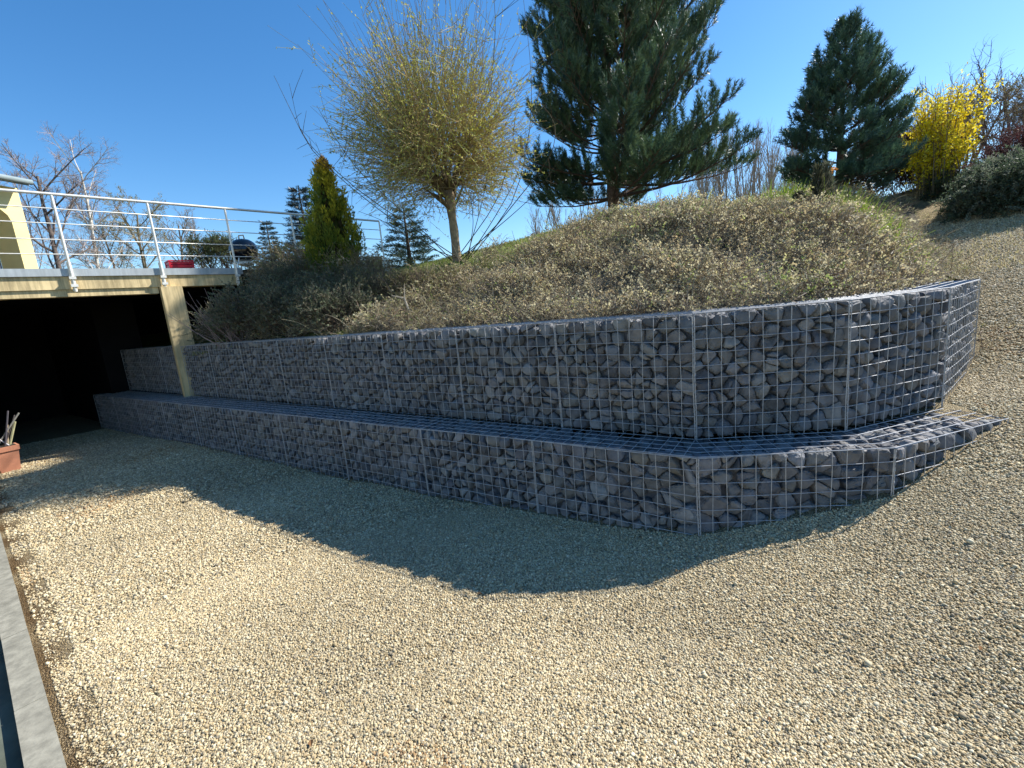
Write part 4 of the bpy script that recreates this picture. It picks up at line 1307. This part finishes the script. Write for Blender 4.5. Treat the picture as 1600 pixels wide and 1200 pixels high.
shrub("low_shrub", "olive brown brush between the thuja and the willow trunk",
      [hb(-1.75, 7.75, .06, .7, .5, .28), hb(-1.2, 7.5, .06, .6, .5, .25), hb(-2.3, 7.9, .08, .5, .45, .3)],
      73, 1100, T_twiggy + T_leafy, [(.24, .225, .10), (.19, .195, .08), (.30, .26, .15)], [(.22, .165, .12)], .25, ground=Hz, stems=30)
# bare reddish stems beside the post
bsp = px(352, 520, 9.6); bsp[2] = Hz(bsp[0], bsp[1])
bs = tag(empty("bare_shrub", bsp), "bare mauve stems leaning out beside the terrace post", "shrub")
st = []
for _ in range(46):
    d_ = nrm(V(rs.normal(-.55, .35), rs.normal(-.15, .3), rs.uniform(.5, 1.1)))
    st.append((bend(bsp + V(rs.uniform(-.1, .45), rs.uniform(-.2, .2), 0), d_, rs.uniform(.6, 1.15), 7, rs, .05, V(0, 0, .15)), np.linspace(.007, .003, 7)))
m = MB(); polys_to(m, st, 3, V(.25, .19, .18)); m.build("stems", M["twig"], bs, origin=bs.location)

# right bank
j0 = px(1600, 320, 14.6)
def gb(x, y, dz, *r): return (x, y, Gz(x, y) + dz, *r)
shrub("juniper", "spreading grey green juniper with arching sprays beside the path",
      [gb(j0[0], j0[1], .15, 1.05, .95, .62), gb(j0[0] + 1.0, j0[1] - 1.1, .2, 1.2, 1.1, .8), gb(j0[0] + .35, j0[1] + .6, .2, .9, .75, .62), gb(j0[0] + 2.1, j0[1] - 2.3, .3, 1.3, 1.2, .9)],
      81, 1500, T_spray, [(.10, .135, .075), (.14, .17, .105), (.07, .10, .055), (.19, .21, .15)], [(.10, .08, .05)], .40, cat="juniper", up=.1, ground=Gz, out_dir=(-.35, -.15, 0))
h0 = px(1634, 300, 17)
shrub("heather_shrub", "dark maroon mounded shrub behind the spreading juniper",
      [gb(h0[0], h0[1], .45, 1.35, 1.2, 1.0), gb(h0[0] + 1.3, h0[1] - 1.5, .8, 1.6, 1.4, 1.1)],
      82, 1600, T_leafy, [(.11, .042, .045), (.09, .036, .042), (.13, .055, .05), (.075, .05, .04)], [(.09, .05, .045)], .24, ground=Gz)
f0 = px(1462, 292, 18.2)
shrub("creeping_conifer", "low green conifer at the foot of the yellow bush",
      [gb(f0[0] + .5, f0[1] - .2, .08, .7, .5, .22), gb(f0[0] + 1.2, f0[1] - .9, .12, .7, .5, .3)], 83, 800, T_spray, [(.07, .09, .04), (.10, .12, .05)], [(.1, .08, .05)], .45, ground=Gz, cat="conifer", up=.1)

# forsythia
fb = px(1464, 287, 18.6); fb[2] = Gz(fb[0], fb[1])
fo_ = tag(empty("forsythia", fb), "tall bush covered in bright yellow blossom at the top of the path", "flowering bush")
rf_ = np.random.default_rng(91)
st = []
for k in range(150):
    a = rf_.uniform(0, 2 * pi); le = abs(rf_.normal(0, .11)); d_ = nrm(V(cos(a) * le, sin(a) * le, 1))
    L = rf_.uniform(1.2, 3.3) * (1 - .28 * min(1, le))
    st.append((bend(fb + V(rf_.normal(0, .22), rf_.normal(0, .22), -.05), d_, L, 9, rf_, .05, V(cos(a), sin(a), 0) * .03), np.linspace(.016, .004, 9)))
sub = []
for P_, R_ in st:
    for _ in range(3):
        k = rf_.integers(3, 8); d_ = nrm(P_[k + 1] - P_[k] + rf_.normal(0, .45, 3)); sub.append((bend(P_[k], d_, rf_.uniform(.3, .8), 9, rf_, .05, V(0, 0, .3)), np.linspace(.006, .003, 9)))
st += sub
m = MB(); polys_to(m, st, 3, V(.23, .17, .09)); m.build("stems", M["twig"], fo_, origin=fb)
SP = np.array([s_[0] for s_ in st]); n = 15000
i = rf_.integers(0, len(SP), n); k = rf_.integers(1, 9, n); t = rf_.random(n)[:, None]
pos = SP[i, k] * (1 - t) + SP[i, k - 1] * t + rf_.normal(0, .025, (n, 3))
hgt = (pos[:, 2] - fb[2])
kk = rf_.random(n) < np.interp(hgt, [0, .3, .7, 2.0, 3.0, 4], [.25, .5, 1, 1, .55, .30])
pos = pos[kk]; n = len(pos)
m = MB(); leaf_quads(m, pos, rand_dir(rf_, n), rf_, .070, .045, pick(rf_, [(.88, .72, .02), (.84, .65, .016), (.92, .80, .09)], n, .12)); m.build("blossom", M["leaf"], fo_, origin=fb)

# brown hedge between pine and forsythia, evergreen bush behind the terrace
hh = px(1388, 300, 20.5)
def hq(u, d, dz, *r):
    q = px(u, 300, d); return (q[0], q[1], Hz(q[0], q[1]) + dz, *r)
shrub("beech_hedge", "rust brown hedge between the smaller pine and the yellow bush", [hq(1372, 20.5, .8, 1.0, .9, 1.0), hq(1402, 20.8, .9, 1.0, .9, 1.1), hq(1428, 21, 1.0, .9, .9, 1.2)], 84, 700, T_leafy, [(.12, .065, .045), (.09, .055, .04), (.14, .08, .05), (.06, .06, .035)], [(.09, .06, .05)], .42, ground=Hz, cat="hedge")
shrub("evergreen_bush", "rounded green bush beyond the terrace left of the barbecue", [(*px(330, 405, 17.5), .75, .7, .6), (*px(352, 402, 17.5), .6, .6, .55)], 85, 1000, T_leafy, [(.08, .115, .045), (.11, .135, .05), (.15, .14, .06)], [(.08, .06, .04)], .30, base=(px(335, 415, 17.5)))

# young conifers on the mound, dried stalk, pale dead stem
def sapling(u, v0, v1, d, seed, label, r=.10, pal=((.055, .06, .035), (.075, .075, .04), (.045, .05, .03))):
    rg_ = np.random.default_rng(seed)
    b_ = px(u, v0, d); b_[2] = Hz(b_[0], b_[1]); t_ = px(u, v1, d)
    root = tag(empty("young_conifer", b_), label, "sapling", "saplings on the mound")
    m = MB(); m.tube([b_ - V(0, 0, .05), (b_ + t_) / 2 + V(.01, 0, 0), t_], [.012, .009, .004], 5, (.10, .075, .05)); part(m, "trunk", "bark", root)
    n = 420; f_ = rg_.random(n); a_ = rg_.uniform(0, 2 * pi, n)
    p_ = b_ + (t_ - b_) * f_[:, None] + np.stack([np.cos(a_), np.sin(a_), np.zeros(n)], -1) * (r * (1.05 - f_) * rg_.random(n))[:, None]
    m = MB(); leaf_quads(m, p_, np.stack([np.cos(a_) * .6, np.sin(a_) * .6, np.ones(n)], -1) + rg_.normal(0, .2, (n, 3)), rg_, .10, .018, pick(rg_, pal, n)); part(m, "crown", "leaf", root)
sapling(1278, 352, 264, 7.7, 1, "taller narrow dark sapling on the mound crest", .16)
sapling(1247, 350, 308, 7.5, 2, "shorter narrow dark sapling left of the taller one on the mound", .11)
sapling(1293, 345, 258, 7.9, 3, "thin grey green sapling right of the taller dark one on the mound", .10, ((.10, .11, .07), (.13, .13, .09)))
db = px(1303, 300, 9.1); db[2] = Hz(db[0], db[1]); dt = px(1302, 265, 9.1)
ds = tag(empty("dried_stalk", db), "single stalk ending in a curled orange dead leaf above the mound", "stalk")
m = MB(); m.tube([db, dt], [.006, .004], 5, (.22, .20, .12)); part(m, "stem", "twig", ds)
m = MB(); rr_ = np.random.default_rng(2); n = 16; leaf_quads(m, np.tile(dt, (n, 1)) + rr_.normal(0, .02, (n, 3)), rand_dir(rr_, n), rr_, .055, .035, pick(rr_, [(.55, .22, .05), (.62, .30, .08)], n)); part(m, "leaf", "leaf", ds)
e0 = px(645, 497, 6.3); e0[2] = Hz(e0[0], e0[1]); e1 = px(632, 466, 6.3); e2 = px(612, 462, 6.4)
dd_ = tag(empty("dead_stem", e0), "pale forked dead stem lying on the ground cover by the wall", "dead branch")
m = MB(); m.tube([e0, e1], [.018, .012], 6, (.42, .36, .28)); m.tube([e1, e2], [.010, .005], 5, (.40, .34, .26)); m.tube([e1, e1 + V(.02, 0, .18)], [.008, .004], 5, (.40, .34, .26)); part(m, "stem", "twig", dd_)

# ------------------------------------------------------------------ bare trees behind
S_big = dict(levels=5, n=[11, 9, 8, 6], t0=[.28, .2, .15, .1], ang=[.70, .65, .65, .6], len=[.52, .48, .48, .5], rad=[.40, .42, .5, .6], wob=[.05, .08, .10, .10, .1], trop=[.05, .12, .12, .05, 0])
S_birch = dict(levels=5, n=[16, 9, 7, 5], t0=[.22, .2, .15, .1], ang=[.60, .65, .7, .6], len=[.42, .46, .5, .6], rad=[.32, .42, .5, .6], wob=[.03, .07, .10, .10, .1], trop=[.0, .10, -.10, -.5, -.6])
S_up = dict(levels=4, n=[14, 7, 5], t0=[.15, .15, .1], ang=[.42, .45, .5], len=[.45, .42, .5], rad=[.34, .45, .6], wob=[.04, .06, .08, .08], trop=[.0, .3, .2, .1])
S_cork = dict(levels=3, n=[9, 7], t0=[.25, .1], ang=[.5, .6], len=[.55, .45], rad=[.45, .5], wob=[.16, .22, .25], trop=[.25, .35, .3])
def bt(u, vt, d, hfun=Hz):
    b_ = px(u, 400, d); b_[2] = hfun(b_[0], b_[1]); return b_, px(u, vt, d)[2] - b_[2]
b_, h_ = bt(92, 262, 22)
bare_tree("bare_tree", "dark bare tree forking low behind the railing nearest the house", "bare trees beyond the terrace", b_, h_, 101, S_big, .10, (.12, .095, .08), (.32, .26, .23))
b_, h_ = bt(140, 268, 24)
bare_tree("birch_tree", "slender white barked birch behind the railing", "bare trees beyond the terrace", b_, h_, 102, S_birch, .08, (.56, .53, .47), (.36, .28, .24))
b_, h_ = bt(55, 275, 27)
bare_tree("bare_tree", "finely twigged bare tree just above the house gutter", "bare trees beyond the terrace", b_, h_, 103, S_birch, .07, (.22, .18, .15), (.36, .30, .27))
b_, h_ = bt(222, 332, 27)
bare_tree("budding_tree", "bare tree with yellow green buds behind the middle of the railing", "bare trees beyond the terrace", b_, h_, 104, S_big, .085, (.17, .14, .10), (.36, .30, .20), leaves=(2600, .06, [(.22, .20, .06), (.26, .22, .08)]))
b_, h_ = bt(268, 345, 29)
bare_tree("bare_tree", "grey brown bare tree behind the red crate", "bare trees beyond the terrace", b_, h_, 105, S_big, .08, (.17, .14, .115), (.34, .28, .23))
b_, h_ = bt(312, 355, 31)
bare_tree("bare_tree", "small thin bare tree left of the evergreen bush", "bare trees beyond the terrace", b_, h_, 106, S_up, .06, (.17, .13, .11), (.22, .17, .15))
b_, h_ = bt(180, 360, 30)
bare_tree("budding_tree", "low yellowish budding tree right of the white birch", "bare trees beyond the terrace", b_, h_, 107, S_big, .08, (.12, .09, .06), (.20, .15, .09), leaves=(2200, .06, [(.24, .20, .07), (.20, .17, .06)]))
# row of poplars on the skyline
rp = np.random.default_rng(77)
us = np.linspace(1092, 1250, 26) + rp.uniform(-3, 3, 26)
for k, u in enumerate(us):
    b_, h_ = bt(u, 236 + rp.uniform(-8, 8), 55 + rp.uniform(-5, 5))
    bare_tree("poplar_tree", "bare upright poplar in the skyline row between the two pines", "bare poplars on the skyline", b_, h_, 200 + k, S_up, .11, (.27, .22, .18), (.36, .30, .26))
for k, (u, vt, d) in enumerate(((985, 285, 45), (1040, 272, 46), (905, 305, 40), (868, 318, 40), (840, 316, 41), (935, 300, 42))):
    b_, h_ = bt(u, vt, d)
    bare_tree("bare_tree", "grey bare tree low behind the big pine's trunk", "bare trees behind the big pine", b_, h_, 230 + k, S_up, .08, (.24, .20, .17), (.32, .27, .23), trunks=3)
# trees above the path
for k, (u, vt, d, S_, r_, tr_, lab) in enumerate(((1545, 62, 23, S_cork, .07, 3, "tall twisted bare willow right of the yellow bush"), (1505, 118, 26, S_cork, .06, 3, "twisted bare tree rising behind the yellow bush"),
        (1462, 160, 28, S_up, .05, 4, "thin bare saplings just left above the yellow bush"), (1432, 185, 27, S_up, .05, 3, "low bare saplings between pine and yellow bush"), (1592, 130, 24, S_big, .055, 2, "brown twiggy tree at the picture's far right edge"))):
    b_, h_ = bt(u, vt, d, Gz)
    bare_tree("bare_tree", lab, "bare trees above the path", b_, h_, 260 + k, S_, r_, (.15, .12, .12), (.22, .175, .17) if k < 4 else (.36, .28, .21), trunks=tr_)
g0 = px(1572, 215, 21)
shrub("bushy_shrub", "olive bushy growth below the twisted willow at right", [gb(g0[0], g0[1], 1.2, 1.2, 1.1, 1.2), gb(g0[0] + 1.6, g0[1] - 1.5, 1.5, 1.3, 1.2, 1.4), gb(g0[0] - 1.3, g0[1] + 1.0, .9, .9, .9, .9)], 86, 230, T_twiggy + T_leafy[:2], [(.20, .20, .09), (.16, .17, .08), (.26, .22, .13)], [(.26, .20, .15)], .45, ground=Gz, stems=60)
